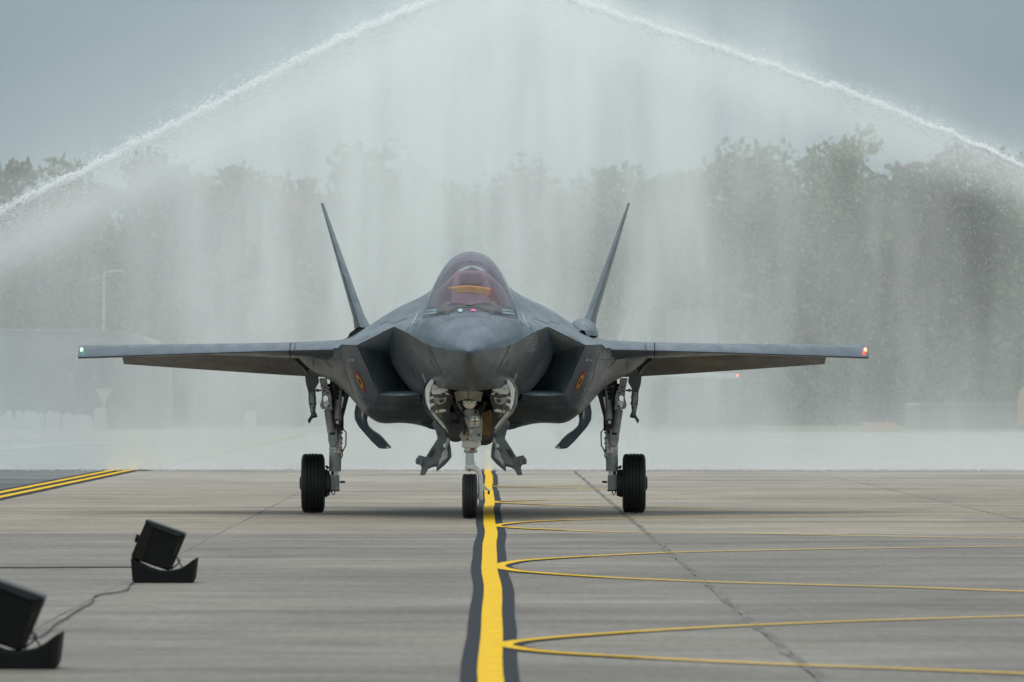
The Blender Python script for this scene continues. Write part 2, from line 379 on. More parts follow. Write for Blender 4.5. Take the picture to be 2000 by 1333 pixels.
for row, Y in ((front, 505), (back, 540)):
    for px, top, ti, lf in row:
        lab = '%s %s in the %s row, %s' % ('tall' if top < 300 else 'lower', KIND[lf], 'front' if Y < 520 else 'back', place(px))
        seen[lab] = seen.get(lab, 0) + 1
        if seen[lab] > 1: lab = 'slimmer ' + lab
        tree(px, top, Y + random.uniform(-8, 8), ti, lf, lab)
# wood that goes on to both sides and behind, one mass
rnd = random.Random(5); wd = MB()
for k in range(20000):
    u = rnd.random()
    if u < .55: X = rnd.uniform(-33, 33); Y = rnd.uniform(496, 515); z = abs(rnd.gauss(0, 3.2)) - .05
    else:
        X = rnd.choice((-1, 1)) * rnd.uniform(34, 230); Y = rnd.uniform(490, 540); z = rnd.uniform(0, 12 + 2 * math.sin(X * .3))
    s = rnd.uniform(.2, .5) * (1 if abs(X) < 34 else 2.2); p = Vector((X, Y, z)); uu = Vector([rnd.gauss(0, 1) for _ in range(3)]).normalized(); v = uu.orthogonal().normalized()
    wd.add([p - uu*s, p + v*s*.7, p + uu*s, p - v*s*.7], [(0,1,2,3)])
me = bpy.data.meshes.new('undergrowth'); me.from_pydata(wd.v, [], wd.f); me.materials.append(LEAF[1])
uo = bpy.data.objects.new('undergrowth', me); COL.objects.link(uo); tag(uo, 'dark tangled undergrowth along the foot of the trees', 'undergrowth', kind='stuff')

rnd = random.Random(15); wd = MB()
for k in range(9000):
    X = rnd.uniform(-34, 34); Y = rnd.uniform(548, 566); z = rnd.uniform(0, 9.5 + 1.5 * math.sin(X * .4))
    s = rnd.uniform(.45, 1.0); p = Vector((X, Y, z)); uu = Vector([rnd.gauss(0, 1) for _ in range(3)]).normalized(); v = uu.orthogonal().normalized()
    wd.add([p - uu*s, p + v*s*.7, p + uu*s, p - v*s*.7], [(0,1,2,3)])
me = bpy.data.meshes.new('far_wood'); me.from_pydata(wd.v, [], wd.f); me.materials.append(LEAF[0])
uo = bpy.data.objects.new('far_wood', me); COL.objects.link(uo); tag(uo, 'green depth of the wood behind the rows of trees', 'wood', kind='stuff')

# ------------------------------------------------------------------ far things at the edge of the field
CLAD = mat('grey_cladding', (.15, .17, .175), .6, var=.1, vscale=1.5)
PALE = mat('pale_cladding', (.46, .48, .48), .6, var=.08, vscale=1.5)
DKCL = mat('dark_cladding', (.12, .14, .15), .6, var=.15, vscale=1.5)
GALV = mat('galvanised_steel', (.42, .44, .45), .45, metal=.6, var=.1)
SIGN = mat('sign_white', (.38, .40, .39), .5)
VYEL = mat('vehicle_yellow', (.42, .27, .07), .4)
TYRE = mat('tyre_rubber', (.016, .017, .018), .62, bump=.2, bscale=80, var=.2, vscale=8)
GLAS = mat('dark_glass', (.03, .035, .04), .1)
def hangar(px0, px1, top, Y, m, round_end, name, label, doors):
    x0, _, z = at(px0, top, Y); x1 = at(px1, top, Y)[0]; dp = 14; r = empty(name, ((x0 + x1) / 2, Y, -.08)); hw = (x1 - x0) / 2
    prof = [(-hw, 0), (-hw, z*.9), (-hw*.96, z)] + ([(hw*.45, z), (hw*.7, z*.965), (hw*.88, z*.9), (hw*.97, z*.78), (hw, z*.6)] if round_end else [(hw*.97, z), (hw, z*.93)]) + [(hw, 0)]
    b = MB(); b.prism([(x, 0, q) for x, q in prof], [(x, dp, q) for x, q in prof]); b.build('wall', m, r)
    rf = MB()
    for i in range(1, len(prof) - 2):
        (xa, za), (xb, zb) = prof[i], prof[i+1]
        rf.prism([(xa, -.15, za + .02), (xb, -.15, zb + .02), (xb, -.15, zb + .14), (xa, -.15, za + .14)], [(xa, dp + .15, za + .02), (xb, dp + .15, zb + .02), (xb, dp + .15, zb + .14), (xa, dp + .15, za + .14)])
    rf.build('roof', m if name == 'hut_tower' else (CLAD if name == 'low_shed' else CLAD), r)
    n = doors
    for k in range(n):
        xa = -hw*.9 + k * (hw*1.55 / n); xb = xa + hw*1.55 / n - .08
        MB().box(((xa + xb) / 2, -.04, z*.38), (xb - xa, .07, z*.76)).build('door_panel', GALV if m is PALE else DKCL, r, smooth=0)
    return tag(r, label, 'hangar')
hangar(-180, 315, 645, 430, CLAD, True, 'hangar', 'pale hangar with a rounded right shoulder, behind the left wingtip', 6)
hangar(1790, 2180, 790, 450, DKCL, False, 'low_shed', 'low dark shed with a pale roof edge at the right border', 5)
hangar(1310, 1400, 606, 470, mat('grey_block', (.16,.17,.17), .7), False, 'hut_tower', 'pale block showing faintly above the inner half of the right wing', 2)
def lamp_post(px, top, Y, label):
    x, _, z = at(px, top, Y); r = empty('lamp_post', (x, Y, -.08))
    MB().tube([(0,0,0), (0,0,z*.5), (0,0,z+.08)], [.10, .075, .05], 10).build('pole', GALV, r)
    MB().tube([(0,0,z+.02), (.12,0,z+.12), (.45,0,z+.14)], .035, 8).build('arm', GALV, r)
    MB().prism([(.38,-.1,z+.1),(.98,-.07,z+.16),(.98,-.07,z+.21),(.38,-.1,z+.22)], [(.38,.1,z+.1),(.98,.07,z+.16),(.98,.07,z+.21),(.38,.1,z+.22)]).build('lamp_head', PALE, r)
    return tag(r, label, 'lamp post')
lamp_post(203, 533, 440, 'tall thin lamp post with its head turned right, above the left wingtip')
def sign(px, py, Y):
    x, _, z = at(px, py, Y); r = empty('road_sign', (x, Y, -.08))
    MB().tube([(0,0.06,0), (0,0.06,z+.3)], .04, 8).build('pole', GALV, r)
    t = [(-.40, z+.32), (.40, z+.32), (0, z-.38)]
    MB().prism([(a, -.02, q) for a, q in t], [(a, .02, q) for a, q in t]).build('sign_plate', SIGN, r)
    tag(r, 'inverted triangular road sign on a post below the left wingtip', 'sign')
sign(203, 770, 380)
random.seed(4)
for i, (px, wpx, top) in enumerate([(8,26,812),(22,7,801),(38,8,803),(58,8,802),(72,9,804),(82,6,806),(92,8,803),(108,7,805),(128,10,807),(160,24,810)]):
    x, _, z = at(px, top, 415); wd_ = wpx * 415 / FPX * 2
    r = empty('marker_stone', (x, 415 + random.uniform(-3, 3), -.08)); h = z + .08
    p = [(-wd_/2, 0), (-wd_/2, h*.75), (-wd_*.3, h*.95), (0, h), (wd_*.3, h*.95), (wd_/2, h*.75), (wd_/2, 0)]
    MB().prism([(a, -.12, q) for a, q in p], [(a, .12, q) for a, q in p]).build('block', PALE, r, bevel=.02)
    MB().box((0, 0, .06), (wd_*1.15, .34, .12)).build('base', PALE, r)
    tag(r, 'pale marker below the pale hangar, %s' % ['broad one at the left border', 'second of the row from the left', 'third of the row from the left', 'fourth of the row from the left', 'fifth of the row from the left', 'sixth of the row from the left', 'seventh of the row from the left', 'eighth of the row from the left', 'ninth of the row from the left', 'broad low one nearest the white cabinet'][i], 'marker', 'pale markers at the field edge')
def cabinet(px, top, wpx, Y, label):
    x, _, z = at(px, top, Y); h = z + .08; hw = wpx * Y / FPX / 2; r = empty('cabinet', (x, Y, -.08))
    p = [(-hw, 0), (-hw, h*.86), (-hw*.8, h*.96), (-hw*.4, h), (hw*.4, h), (hw*.8, h*.96), (hw, h*.86), (hw, 0)]
    MB().prism([(a, -.25, q) for a, q in p], [(a, .25, q) for a, q in p]).build('housing', PALE, r, bevel=.02)
    MB().box((0, -.262, h*.45), (hw*1.6, .02, h*.7)).build('door', SIGN, r, smooth=0)
    tag(r, label, 'cabinet')
cabinet(196, 797, 24, 405, 'rounded white cabinet standing below the triangular road sign')
cabinet(489, 803, 22, 430, 'small pale cabinet in the mist left of the left main wheel')
# yellow service vehicle cut by the right border and a low orange barrier
x, _, z = at(1996, 800, 400); r = empty('service_truck', (x + 1.05, 400, -.08))
MB().prism([(-1.0,0,.35),(1.0,0,.35),(1.0,0,1.5),(.9,0,2.2),(-.9,0,2.2),(-1.0,0,1.5)], [(-1.0,4.4,.35),(1.0,4.4,.35),(1.0,4.4,1.5),(.9,4.4,2.0),(-.9,4.4,2.0),(-1.0,4.4,1.5)]).build('body', VYEL, r, bevel=.05)
MB().box((0, -.01, 1.75), (1.5, .04, .6)).build('windscreen', GLAS, r, smooth=0)
for sx_ in (-1, 1):
    MB().lathe([(-.11,.2),(-.11,.36),(.11,.36),(.11,.2)], (sx_*.85, .8, .36)).build('wheel', TYRE, r)
    MB().box((sx_*.7, -.02, .8), (.28, .05, .18)).build('headlight', SIGN, r, smooth=0)
tag(r, 'yellow service truck cut off by the right border', 'truck')
x, _, z = at(1718, 826, 420); r = empty('barrier', (x, 420, -.08))
MB().prism([(-.9,-.2,0),(.9,-.2,0),(.82,-.12,.42),(-.82,-.12,.42)], [(-.9,.2,0),(.9,.2,0),(.82,.12,.42),(-.82,.12,.42)]).build('block', mat('orange_plastic', (.34,.18,.09), .5), r, bevel=.03)
tag(r, 'low orange barrier on the ground right of the right wingtip', 'barrier')

# ------------------------------------------------------------------ water salute: mist curtain and two jets
YM = 187.5
def mist():
    m = bpy.data.materials.new('spray_mist'); m.use_nodes = True; t = m.node_tree; t.nodes.clear()
    o = N(t, 'ShaderNodeOutputMaterial'); pv = N(t, 'ShaderNodeVolumePrincipled')
    pv.inputs['Color'].default_value = (.966, .997, .992, 1); pv.inputs['Anisotropy'].default_value = 0
    g = N(t, 'ShaderNodeNewGeometry'); sp = N(t, 'ShaderNodeSeparateXYZ'); t.links.new(g.outputs['Position'], sp.inputs[0])
    X, Y, Z = sp.outputs
    def M(op, a, b=None, c=None):
        n = N(t, 'ShaderNodeMath', operation=op)
        for i, v in enumerate((a, b, c)):
            if v is None: continue
            if isinstance(v, (int, float)): n.inputs[i].default_value = v
            else: t.links.new(v, n.inputs[i])
        return n.outputs[0]
    def rng(v, a, b, lo, hi, sm=False):
        r = N(t, 'ShaderNodeMapRange'); r.interpolation_type = 'SMOOTHSTEP' if sm else 'LINEAR'
        r.inputs[1].default_value = a; r.inputs[2].default_value = b; r.inputs[3].default_value = lo; r.inputs[4].default_value = hi
        t.links.new(v, r.inputs[0]); return r.outputs[0]
    def noi(st, scale, detail=3, off=(0,0,0), tilt=0):
        mp = N(t, 'ShaderNodeMapping'); mp.inputs['Scale'].default_value = st; mp.inputs['Location'].default_value = off; mp.inputs['Rotation'].default_value = (0, tilt, 0); t.links.new(g.outputs['Position'], mp.inputs[0])
        n = N(t, 'ShaderNodeTexNoise'); n.inputs['Scale'].default_value = scale; n.inputs['Detail'].default_value = detail; t.links.new(mp.outputs[0], n.inputs['Vector']); return n.outputs[0]
    # height of the arch over each x (left rope steeper than the right one)
    al = M('MULTIPLY_ADD', M('MINIMUM', X, 0), .50, 11.05)
    ar = M('MULTIPLY_ADD', M('MAXIMUM', X, 0), -.36, 0)
    arch = M('ADD', al, ar)
    below = M('SUBTRACT', arch, Z)                        # >0 under the water
    env = rng(below, -2.2, .8, 0, 1, True)
    soft = rng(below, -5, 0, 0, 1, True)
    centre = M('POWER', 2.718, M('MULTIPLY', M('MULTIPLY', M('ADD', X, .8), M('ADD', X, .8)), -.035))
    streak = rng(noi((1, .05, .13), .8, 3, (0, 0, 0), .10), .34, .68, .48, 1.45)
    streak2 = rng(noi((1, .08, .16), 3.4, 2, (7, 0, 0), .04), .35, .68, .82, 1.2)
    cloud = rng(noi((1, .3, .6), .35, 2, (3, 1, 2)), .3, .7, .45, 1.55)
    body = M('MULTIPLY', M('MULTIPLY', streak, streak2), cloud)
    dens = M('MULTIPLY', body, M('MULTIPLY_ADD', centre, .080, .0205))
    dens = M('MULTIPLY', dens, env)
    halo = M('MULTIPLY', soft, rng(X, -13, 12, .030, .003))
    dens = M('ADD', dens, halo)
    sheen = M('MULTIPLY', rng(below, -.25, .1, 0, 1, True), rng(below, .1, 1.3, 1, 0, True))      # spray torn off just under the jets
    dens = M('ADD', dens, M('MULTIPLY', sheen, .05))
    # splash lying on the ground
    lo = M('POWER', 2.718, M('MULTIPLY', Z, -2.0))
    lo = M('MULTIPLY', lo, rng(Y, YM + 1.5, YM + 7, 1, .10, True))
    lo2 = M('MULTIPLY', lo, rng(noi((.6, .6, 1), 1.2, 3), .3, .7, .30, .85))
    dens = M('ADD', dens, lo2)
    # ragged near edge
    front = M('SUBTRACT', Y, rng(noi((1, 0, .5), .5, 3, (0, 3, 0)), .3, .7, YM - .3, YM + 1.2))
    dens = M('MULTIPLY', dens, rng(front, 0, 1.5, 0, 1, True))
    t.links.new(dens, pv.inputs['Density']); t.links.new(pv.outputs[0], o.inputs['Volume'])
    return m
mb = MB(); mb.box((0, YM + 9, 8.01), (64, 19, 16))
mo = mb.build('spray_mist', mist(), smooth=0); tag(mo, 'white curtain of falling spray behind the jet', 'spray', kind='stuff')
MWAT = bpy.data.materials.new('white_water'); MWAT.use_nodes = True
_p = MWAT.node_tree.nodes['Principled BSDF']; _p.inputs['Base Color'].default_value = (.97, .98, .99, 1); _p.inputs['Roughness'].default_value = .5
_t = MWAT.node_tree; _tr = N(_t, 'ShaderNodeBsdfTranslucent'); _tr.inputs[0].default_value = (.97, .98, .99, 1); _mx = N(_t, 'ShaderNodeMixShader'); _mx.inputs[0].default_value = .65
_t.links.new(_p.outputs[0], _mx.inputs[1]); _t.links.new(_tr.outputs[0], _mx.inputs[2]); _t.links.new(_mx.outputs[0], _t.nodes['Material Output'].inputs[0])
def droplets(name, pts, m):
    """pts: (position, size, stretch vector)"""
    v = []; f = []
    for p, s, st in pts:
        n = len(v)
        v += [(p[0]-s*1.2, p[1]-s, p[2]-s*.25), (p[0]+s*1.2, p[1]-s, p[2]-s*.25), (p[0], p[1]+s*1.3, p[2]-s*.2), (p[0]+st[0], p[1]+st[1], p[2]+s*.4+st[2])]
        f += [(n,n+2,n+1), (n,n+1,n+3), (n+1,n+2,n+3), (n+2,n,n+3)]
    me = bpy.data.meshes.new(name); me.from_pydata(v, [], f); me.materials.append(m)
    o = bpy.data.objects.new(name, me); COL.objects.link(o); return o
def rope(ctrl, seed, label, grow):
    rnd = random.Random(seed); P = catmull(ctrl, 60); pts = []; n = len(P)
    L = sum((P[i+1] - P[i]).length for i in range(n - 1)); s = 0
    T = 32000
    for k in range(T):
        u = rnd.random(); f = u * (n - 1); i = int(f); q = P[i].lerp(P[min(i+1, n-1)], f - i); t = (P[min(i+1, n-1)] - P[i]).normalized()
        g = grow[0] + (grow[1] - grow[0]) * u
        nz = noise.noise(Vector((u * L * 1.6, seed, 0))) * .05 + noise.noise(Vector((u * L * 5, seed, 3))) * .02
        core = rnd.random()
        if core < .32: a = rnd.gauss(0, .034) * g; bb = rnd.gauss(0, .12) * g
        elif core < .86: a = -rnd.expovariate(1 / .26) * g; bb = rnd.gauss(0, .35) * g
        else: a = rnd.gauss(.03, .11) * g; bb = rnd.gauss(0, .2) * g
        a += nz * g
        sz = rnd.uniform(.006, .017) * (1.15 if core < .32 else .6)
        st = t * rnd.uniform(-.09, .09)
        pts.append(((q.x, q.y + bb, q.z + a), sz, (st.x, st.y, st.z)))
    o = droplets('water_jet', pts, MWAT); return tag(o, label, 'water jet', 'water jets of the salute')
YJ = 187.0
def wj(px, py): return at(px, py, YJ)
rope([wj(-600,690), wj(-200,500), wj(0,411), wj(200,313), wj(400,213), wj(600,110), wj(720,55), wj(840,3), wj(960,-40)], 3, 'white water jet rising from the left border to the top', (1.35, 2.2))
rope([wj(2600,600), wj(2200,420), wj(2000,326), wj(1880,272), wj(1700,197), wj(1550,145), wj(1400,93), wj(1270,52), wj(1140,8), wj(1020,-30)], 9, 'white water jet rising from the right border to the top', (.8, 1.7))
# falling drops all through the curtain
rnd = random.Random(21); pts = []
for k in range(70000):
    X = rnd.gauss(-.5, 6.5); az = 11.05 + .5 * min(X, 0) - .36 * max(X, 0)
    z = rnd.uniform(0, max(.5, az)); s = rnd.uniform(.0016, .0042)
    pts.append(((X, YM + rnd.uniform(.2, 8), z + .02), s, (0, 0, rnd.uniform(0, .04))))
for k in range(16000):
    X = rnd.uniform(-14, 14); pts.append(((X, YM + rnd.uniform(-2.5, 2), abs(rnd.gauss(0, .07)) + .01), rnd.uniform(.003, .009), (0, 0, .01)))
tag(droplets('falling_drops', pts, MWAT), 'fine white drops falling through the spray', 'drops', kind='stuff')
# ------------------------------------------------------------------ fighter jet (local axes: x right, y aft from the nose tip, z up)
JX, JY, JS = -.549, 109.9, .0025
def J(px, py, y):
    k = (JY + y) / FPX; return Vector(((px - 1000) * k - (JX + JS * y), y, CAM_Z + (HOR - py) * k))
def skinmat(name, base, rough, droplets=0.0):
    m = bpy.data.materials.new(name); m.use_nodes = True; t = m.node_tree; p = t.nodes['Principled BSDF']
    c = N(t, 'ShaderNodeTexCoord')
    def noi(scale, st=(1,1,1), detail=5):
        mp = N(t, 'ShaderNodeMapping'); mp.inputs['Scale'].default_value = st; t.links.new(c.outputs['Object'], mp.inputs[0])
        n = N(t, 'ShaderNodeTexNoise'); n.inputs['Scale'].default_value = scale; n.inputs['Detail'].default_value = detail; t.links.new(mp.outputs[0], n.inputs['Vector']); return n.outputs[0]
    def rng(v, a, b, lo, hi):
        r = N(t, 'ShaderNodeMapRange'); r.inputs[1].default_value = a; r.inputs[2].default_value = b; r.inputs[3].default_value = lo; r.inputs[4].default_value = hi
        t.links.new(v, r.inputs[0]); return r.outputs[0]
    a = rng(noi(2.5), .3, .7, .88, 1.12); b_ = rng(noi(7, (3, .35, 1)), .3, .7, .90, 1.10)
    mm = N(t, 'ShaderNodeMath', operation='MULTIPLY'); t.links.new(a, mm.inputs[0]); t.links.new(b_, mm.inputs[1])
    x = N(t, 'ShaderNodeMix', data_type='RGBA', blend_type='MULTIPLY'); x.inputs[0].default_value = 1; x.inputs[6].default_value = (*base, 1)
    t.links.new(mm.outputs[0], x.inputs[7]); t.links.new(x.outputs[2], p.inputs['Base Color'])
    t.links.new(rng(noi(5, (1, .5, 1)), .3, .7, rough - .07, rough + .09), p.inputs['Roughness'])
    p.inputs['Specular IOR Level'].default_value = .4; p.inputs['Metallic'].default_value = .62; p.inputs['Coat Weight'].default_value = .12; p.inputs['Coat Roughness'].default_value = .22
    b = N(t, 'ShaderNodeBump'); b.inputs['Strength'].default_value = .10; b.inputs['Distance'].default_value = .006
    t.links.new(noi(140, (1,1,1), 2), b.inputs['Height']); t.links.new(b.outputs[0], p.inputs['Normal'])
    return m
SKIN = skinmat('stealth_grey_skin', (.086, .116, .148), .36)
NOSE = skinmat('radome_grey', (.090, .124, .160), .36)
EDGE = skinmat('edge_grey', (.16, .19, .22), .4)
DUCT = skinmat('duct_grey', (.50, .60, .66), .5)
FLAPM = skinmat('flap_grey', (.09, .09, .092), .45)
BAND = mat('canopy_frame_dark', (.045, .052, .058), .4, var=.1)
GEAR = mat('gear_grey', (.52, .54, .53), .42, var=.22, vscale=9, bump=.2, bscale=30)
GEARD = mat('gear_dark', (.06, .062, .062), .5, var=.3, vscale=12, bump=.2)
GEARW = mat('gear_white', (.74, .74, .70), .45, var=.16, vscale=10)
DOORI = mat('door_inner_white', (.85, .89, .90), .5, var=.12, vscale=7)
DOORG = mat('door_inner_grey', (.17, .19, .195), .5, var=.25, vscale=6, bump=.2)
STEEL = mat('bright_steel', (.6, .6, .58), .22, metal=1)
CHEV = mat('fairing_silver', (.42, .42, .37), .38, metal=.35, var=.15, vscale=8)
BRON = mat('bronze_fitting', (.28, .19, .07), .4, metal=.5, var=.25, vscale=10)
RUST = mat('red_fitting', (.25, .07, .04), .6)
HOSE = mat('hose_black', (.025, .026, .028), .5)
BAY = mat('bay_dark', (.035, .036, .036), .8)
STEN = mat('stencil_grey', (.33, .37, .39), .6)
STEND = mat('stencil_dark', (.028, .03, .032), .6)
RED = mat('roundel_red', (.24, .025, .035), .5); YLW = mat('roundel_yellow', (.45, .28, .03), .5); BLA = mat('roundel_black', (.008, .008, .009), .45); BLU = mat('roundel_blue', (.05, .07, .25), .45)
SKIES = MB()
def pchip(xs, ys):
    n = len(xs); h = [xs[i+1]-xs[i] for i in range(n-1)]; dl = [(ys[i+1]-ys[i])/h[i] for i in range(n-1)]; m = [dl[0]] + [0]*(n-2) + [dl[-1]]
    for i in range(1, n-1):
        if dl[i-1]*dl[i] > 0:
            w1 = 2*h[i]+h[i-1]; w2 = h[i]+2*h[i-1]; m[i] = (w1+w2)/(w1/dl[i-1]+w2/dl[i])
    def f(x):
        if x <= xs[0]: return ys[0]
        if x >= xs[-1]: return ys[-1]
        i = max(k for k in range(n-1) if xs[k] <= x); t = (x-xs[i])/h[i]
        return ys[i]*(1+2*t)*(1-t)**2 + m[i]*h[i]*t*(1-t)**2 + ys[i+1]*t*t*(3-2*t) + m[i+1]*h[i]*t*t*(t-1)
    return f
def lerp_tab(tab):
    return pchip([a for a, b in tab], [b for a, b in tab])
def ell(hw, zc, zt, n=6, e=1.0): return [(hw*math.sin(math.pi/2*i/(n-1))**e, zc + (zt-zc)*math.cos(math.pi/2*i/(n-1))) for i in range(n)]
UP = [(0, [(0, 2.158)]*6), (.05, ell(.028, 2.160, 2.182)), (.15, ell(.075, 2.163, 2.222)), (.4, ell(.17, 2.172, 2.305)), (1.0, ell(.35, 2.203, 2.475)), (1.7, ell(.525, 2.252, 2.625)),
      (2.05, [(0,2.69),(.22,2.672),(.40,2.61),(.51,2.52),(.575,2.40),(.60,2.285)]), (2.4, [(0,2.71),(.28,2.70),(.50,2.63),(.60,2.55),(.655,2.43),(.68,2.335)]),
      (3.0, [(0,2.62),(.35,2.62),(.60,2.61),(.70,2.57),(.78,2.50),(.84,2.43)]), (3.6, [(0,2.60),(.35,2.60),(.62,2.60),(.76,2.58),(.87,2.53),(.94,2.475)]),
      (4.2, [(0,2.60),(.35,2.60),(.63,2.605),(.78,2.60),(.91,2.56),(1.015,2.50)]), (4.45, [(0,2.62),(.35,2.62),(.64,2.61),(.82,2.59),(1.02,2.51),(1.24,2.395)]),
      (4.75, [(0,2.75),(.33,2.68),(.63,2.63),(.88,2.57),(1.16,2.44),(1.505,2.27)]), (5.4, [(0,3.20),(.36,3.02),(.64,2.78),(1.0,2.60),(1.34,2.46),(1.715,2.28)]),
      (6.2, [(0,3.33),(.36,3.17),(.62,2.95),(1.05,2.73),(1.42,2.50),(1.79,2.235)]), (7.0, [(0,3.28),(.36,3.16),(.62,2.965),(1.05,2.755),(1.42,2.515),(1.95,2.26)]),
      (9.0, [(0,3.10),(.42,3.0),(.72,2.84),(1.08,2.68),(1.42,2.50),(1.95,2.30)]), (11.0, [(0,2.92),(.42,2.85),(.75,2.74),(1.1,2.60),(1.42,2.50),(1.95,2.33)]),
      (13.0, [(0,2.66),(.38,2.62),(.7,2.54),(1.0,2.44),(1.3,2.38),(1.6,2.28)]), (14.6, [(0,2.46),(.25,2.43),(.42,2.33),(.52,2.2),(.56,2.1),(.58,2.0)])]
LO = [(0, [(0, 2.158)]*7), (.05, [(.028,2.160),(.026,2.146),(.022,2.139),(.016,2.133),(.008,2.130),(.004,2.1295),(0,2.129)]), (.15, [(.075,2.163),(.069,2.125),(.057,2.10),(.04,2.082),(.02,2.073),(.01,2.071),(0,2.07)]),
      (.4, [(.17,2.172),(.152,2.09),(.12,2.035),(.085,1.995),(.05,1.975),(.02,1.969),(0,1.968)]), (1.0, [(.35,2.203),(.31,2.05),(.25,1.94),(.18,1.86),(.11,1.818),(.05,1.804),(0,1.80)]),
      (1.7, [(.525,2.252),(.47,2.05),(.38,1.90),(.28,1.79),(.18,1.725),(.08,1.700),(0,1.695)]), (2.4, [(.68,2.335),(.60,2.08),(.49,1.89),(.36,1.755),(.24,1.69),(.11,1.662),(0,1.655)]),
      (2.9, [(.815,2.415),(.70,2.13),(.57,1.91),(.46,1.77),(.40,1.70),(.2,1.68),(0,1.675)]), (2.95, [(.828,2.423),(.71,2.135),(.58,1.915),(.47,1.77),(.42,1.70),(.41,2.02),(0,2.03)]),
      (3.6, [(.94,2.475),(.83,2.18),(.68,1.91),(.55,1.74),(.44,1.64),(.43,2.02),(0,2.03)]), (4.2, [(1.012,2.495),(.95,2.22),(.78,1.91),(.61,1.70),(.45,1.58),(.44,2.02),(0,2.03)]),
      (4.9, [(1.04,2.45),(1.085,2.20),(.99,1.93),(.76,1.655),(.45,1.50),(.44,2.0),(0,2.03)]), (5.6, [(.95,2.42),(.97,2.16),(.88,1.88),(.66,1.58),(.45,1.42),(.44,1.9),(0,1.95)]), (7.2, [(.5,2.4),(.5,2.1),(.5,1.8),(.48,1.5),(.45,1.35),(.44,1.6),(0,1.7)])]
def table(st):
    ys = [s[0] for s in st]; n = len(st[0][1])
    fx = [pchip(ys, [s[1][i][0] for s in st]) for i in range(n)]; fz = [pchip(ys, [s[1][i][1] for s in st]) for i in range(n)]
    return lambda y: [(fx[i](y), fz[i](y)) for i in range(n)]
UPf, LOf = table(UP), table(LO)
def urow(y): return [(p.x, y, p.z) for p in catmull([(x, 0, z) for x, z in UPf(y)], 5)]
def lrow(y):
    q = LOf(y); a = catmull([(x, 0, z) for x, z in q[:5]], 5); return [(p.x, y, p.z) for p in a] + [(x, y, z) for x, z in q[5:]]
def mir(rows): return [[(-x, y, z) for x, y, z in r] for r in rows]
def yrange(a, b, n): return [a + (b - a) * i / n for i in range(n + 1)]

jet = empty('fighter_jet', (JX, JY, 0), -math.atan(JS))
tag(jet, 'nearest grey twin tailed fighter jet facing the camera on its wheels', 'fighter jet', 'fighter jets taxiing under the water salute')
ys_r = [0, .01, .025, .05, .1] + yrange(.15, 1.693, 22)
ru = [urow(y) for y in ys_r]; rl = [lrow(y) for y in ys_r]
radome = MB().grid(ru).grid(mir(ru)).grid(rl).grid(mir(rl)); radome.build('radome', NOSE, jet, smooth=30)
ys_f = yrange(1.703, 4.75, 52) + yrange(4.8, 14.6, 60)
ru = [urow(y) for y in ys_f]
ys_l = yrange(1.703, 2.9, 16) + [2.95] + yrange(3.0, 7.2, 44); rl = [lrow(y) for y in ys_l]
up = MB().grid(ru).grid(mir(ru)); up.build('upper_fuselage', SKIN, jet, smooth=38)
low = MB().grid(rl).grid(mir(rl)); low.build('lower_forward_fuselage', SKIN, jet, smooth=38)
gap = MB(); gap.grid([[(x*.992, y, 2.25 + (z-2.25)*.99) for x, y, z in urow(1.66)], [(x*.992, y, 2.25 + (z-2.25)*.99) for x, y, z in urow(1.75)]])
gap.grid(mir([[(x*.992, y, 2.25 + (z-2.25)*.99) for x, y, z in urow(1.66)], [(x*.992, y, 2.25 + (z-2.25)*.99) for x, y, z in urow(1.75)]])); gap.build('radome_seal', BAND, jet)
# intake cowls
CW = [[(1.505,4.75,2.268),(1.405,4.85,2.04),(1.31,4.98,1.82),(1.215,5.10,1.612),(1.10,5.05,1.598),(.95,4.9,1.60),(.70,4.65,1.61),(.70,4.65,1.61)],
      [(1.60,5.0,2.272),(1.505,5.1,2.02),(1.405,5.2,1.76),(1.28,5.3,1.525),(1.12,5.25,1.50),(.95,5.1,1.505),(.66,4.95,1.54),(.66,4.95,1.54)],
      [(1.715,5.4,2.278),(1.63,5.45,1.98),(1.52,5.5,1.68),(1.35,5.55,1.42),(1.16,5.5,1.37),(.95,5.4,1.38),(.58,5.35,1.43),(.5,5.35,1.45)],
      [(1.79,6.2,2.233),(1.70,6.2,1.94),(1.60,6.2,1.65),(1.42,6.2,1.36),(1.22,6.2,1.250),(.95,6.2,1.255),(.5,6.2,1.28),(0,6.2,1.29)],
      [(2.10,7.2,2.22),(1.95,7.2,1.97),(1.72,7.2,1.69),(1.50,7.2,1.41),(1.25,7.2,1.245),(.90,7.2,1.235),(.5,7.2,1.17),(0,7.2,1.14)],
      [(2.48,8.3,2.22),(2.20,8.3,1.95),(1.82,8.3,1.74),(1.53,8.3,1.45),(1.25,8.3,1.255),(.86,8.3,1.245),(.5,8.3,1.15),(0,8.3,1.12)],
      [(2.35,10,2.22),(2.05,10,2.0),(1.75,10,1.78),(1.5,10,1.5),(1.2,10,1.3),(.8,10,1.25),(.4,10,1.17),(0,10,1.15)],
      [(1.9,12,2.24),(1.7,12,2.05),(1.5,12,1.85),(1.3,12,1.65),(1.0,12,1.47),(.7,12,1.38),(.4,12,1.33),(0,12,1.32)],
      [(.62,14.6,2.0),(.6,14.6,1.85),(.57,14.6,1.7),(.52,14.6,1.58),(.45,14.6,1.48),(.3,14.6,1.42),(.15,14.6,1.39),(0,14.6,1.38)]]
def crow(row):
    a = catmull(row[:4], 6); b = catmull(row[3:], 4); return [tuple(p) for p in a] + [tuple(p) for p in b[1:]]
rows = [catmull([r[i] for r in CW], 5) for i in range(8)]
rows = [crow([rows[i][k] for i in range(8)]) for k in range(len(rows[0]))]
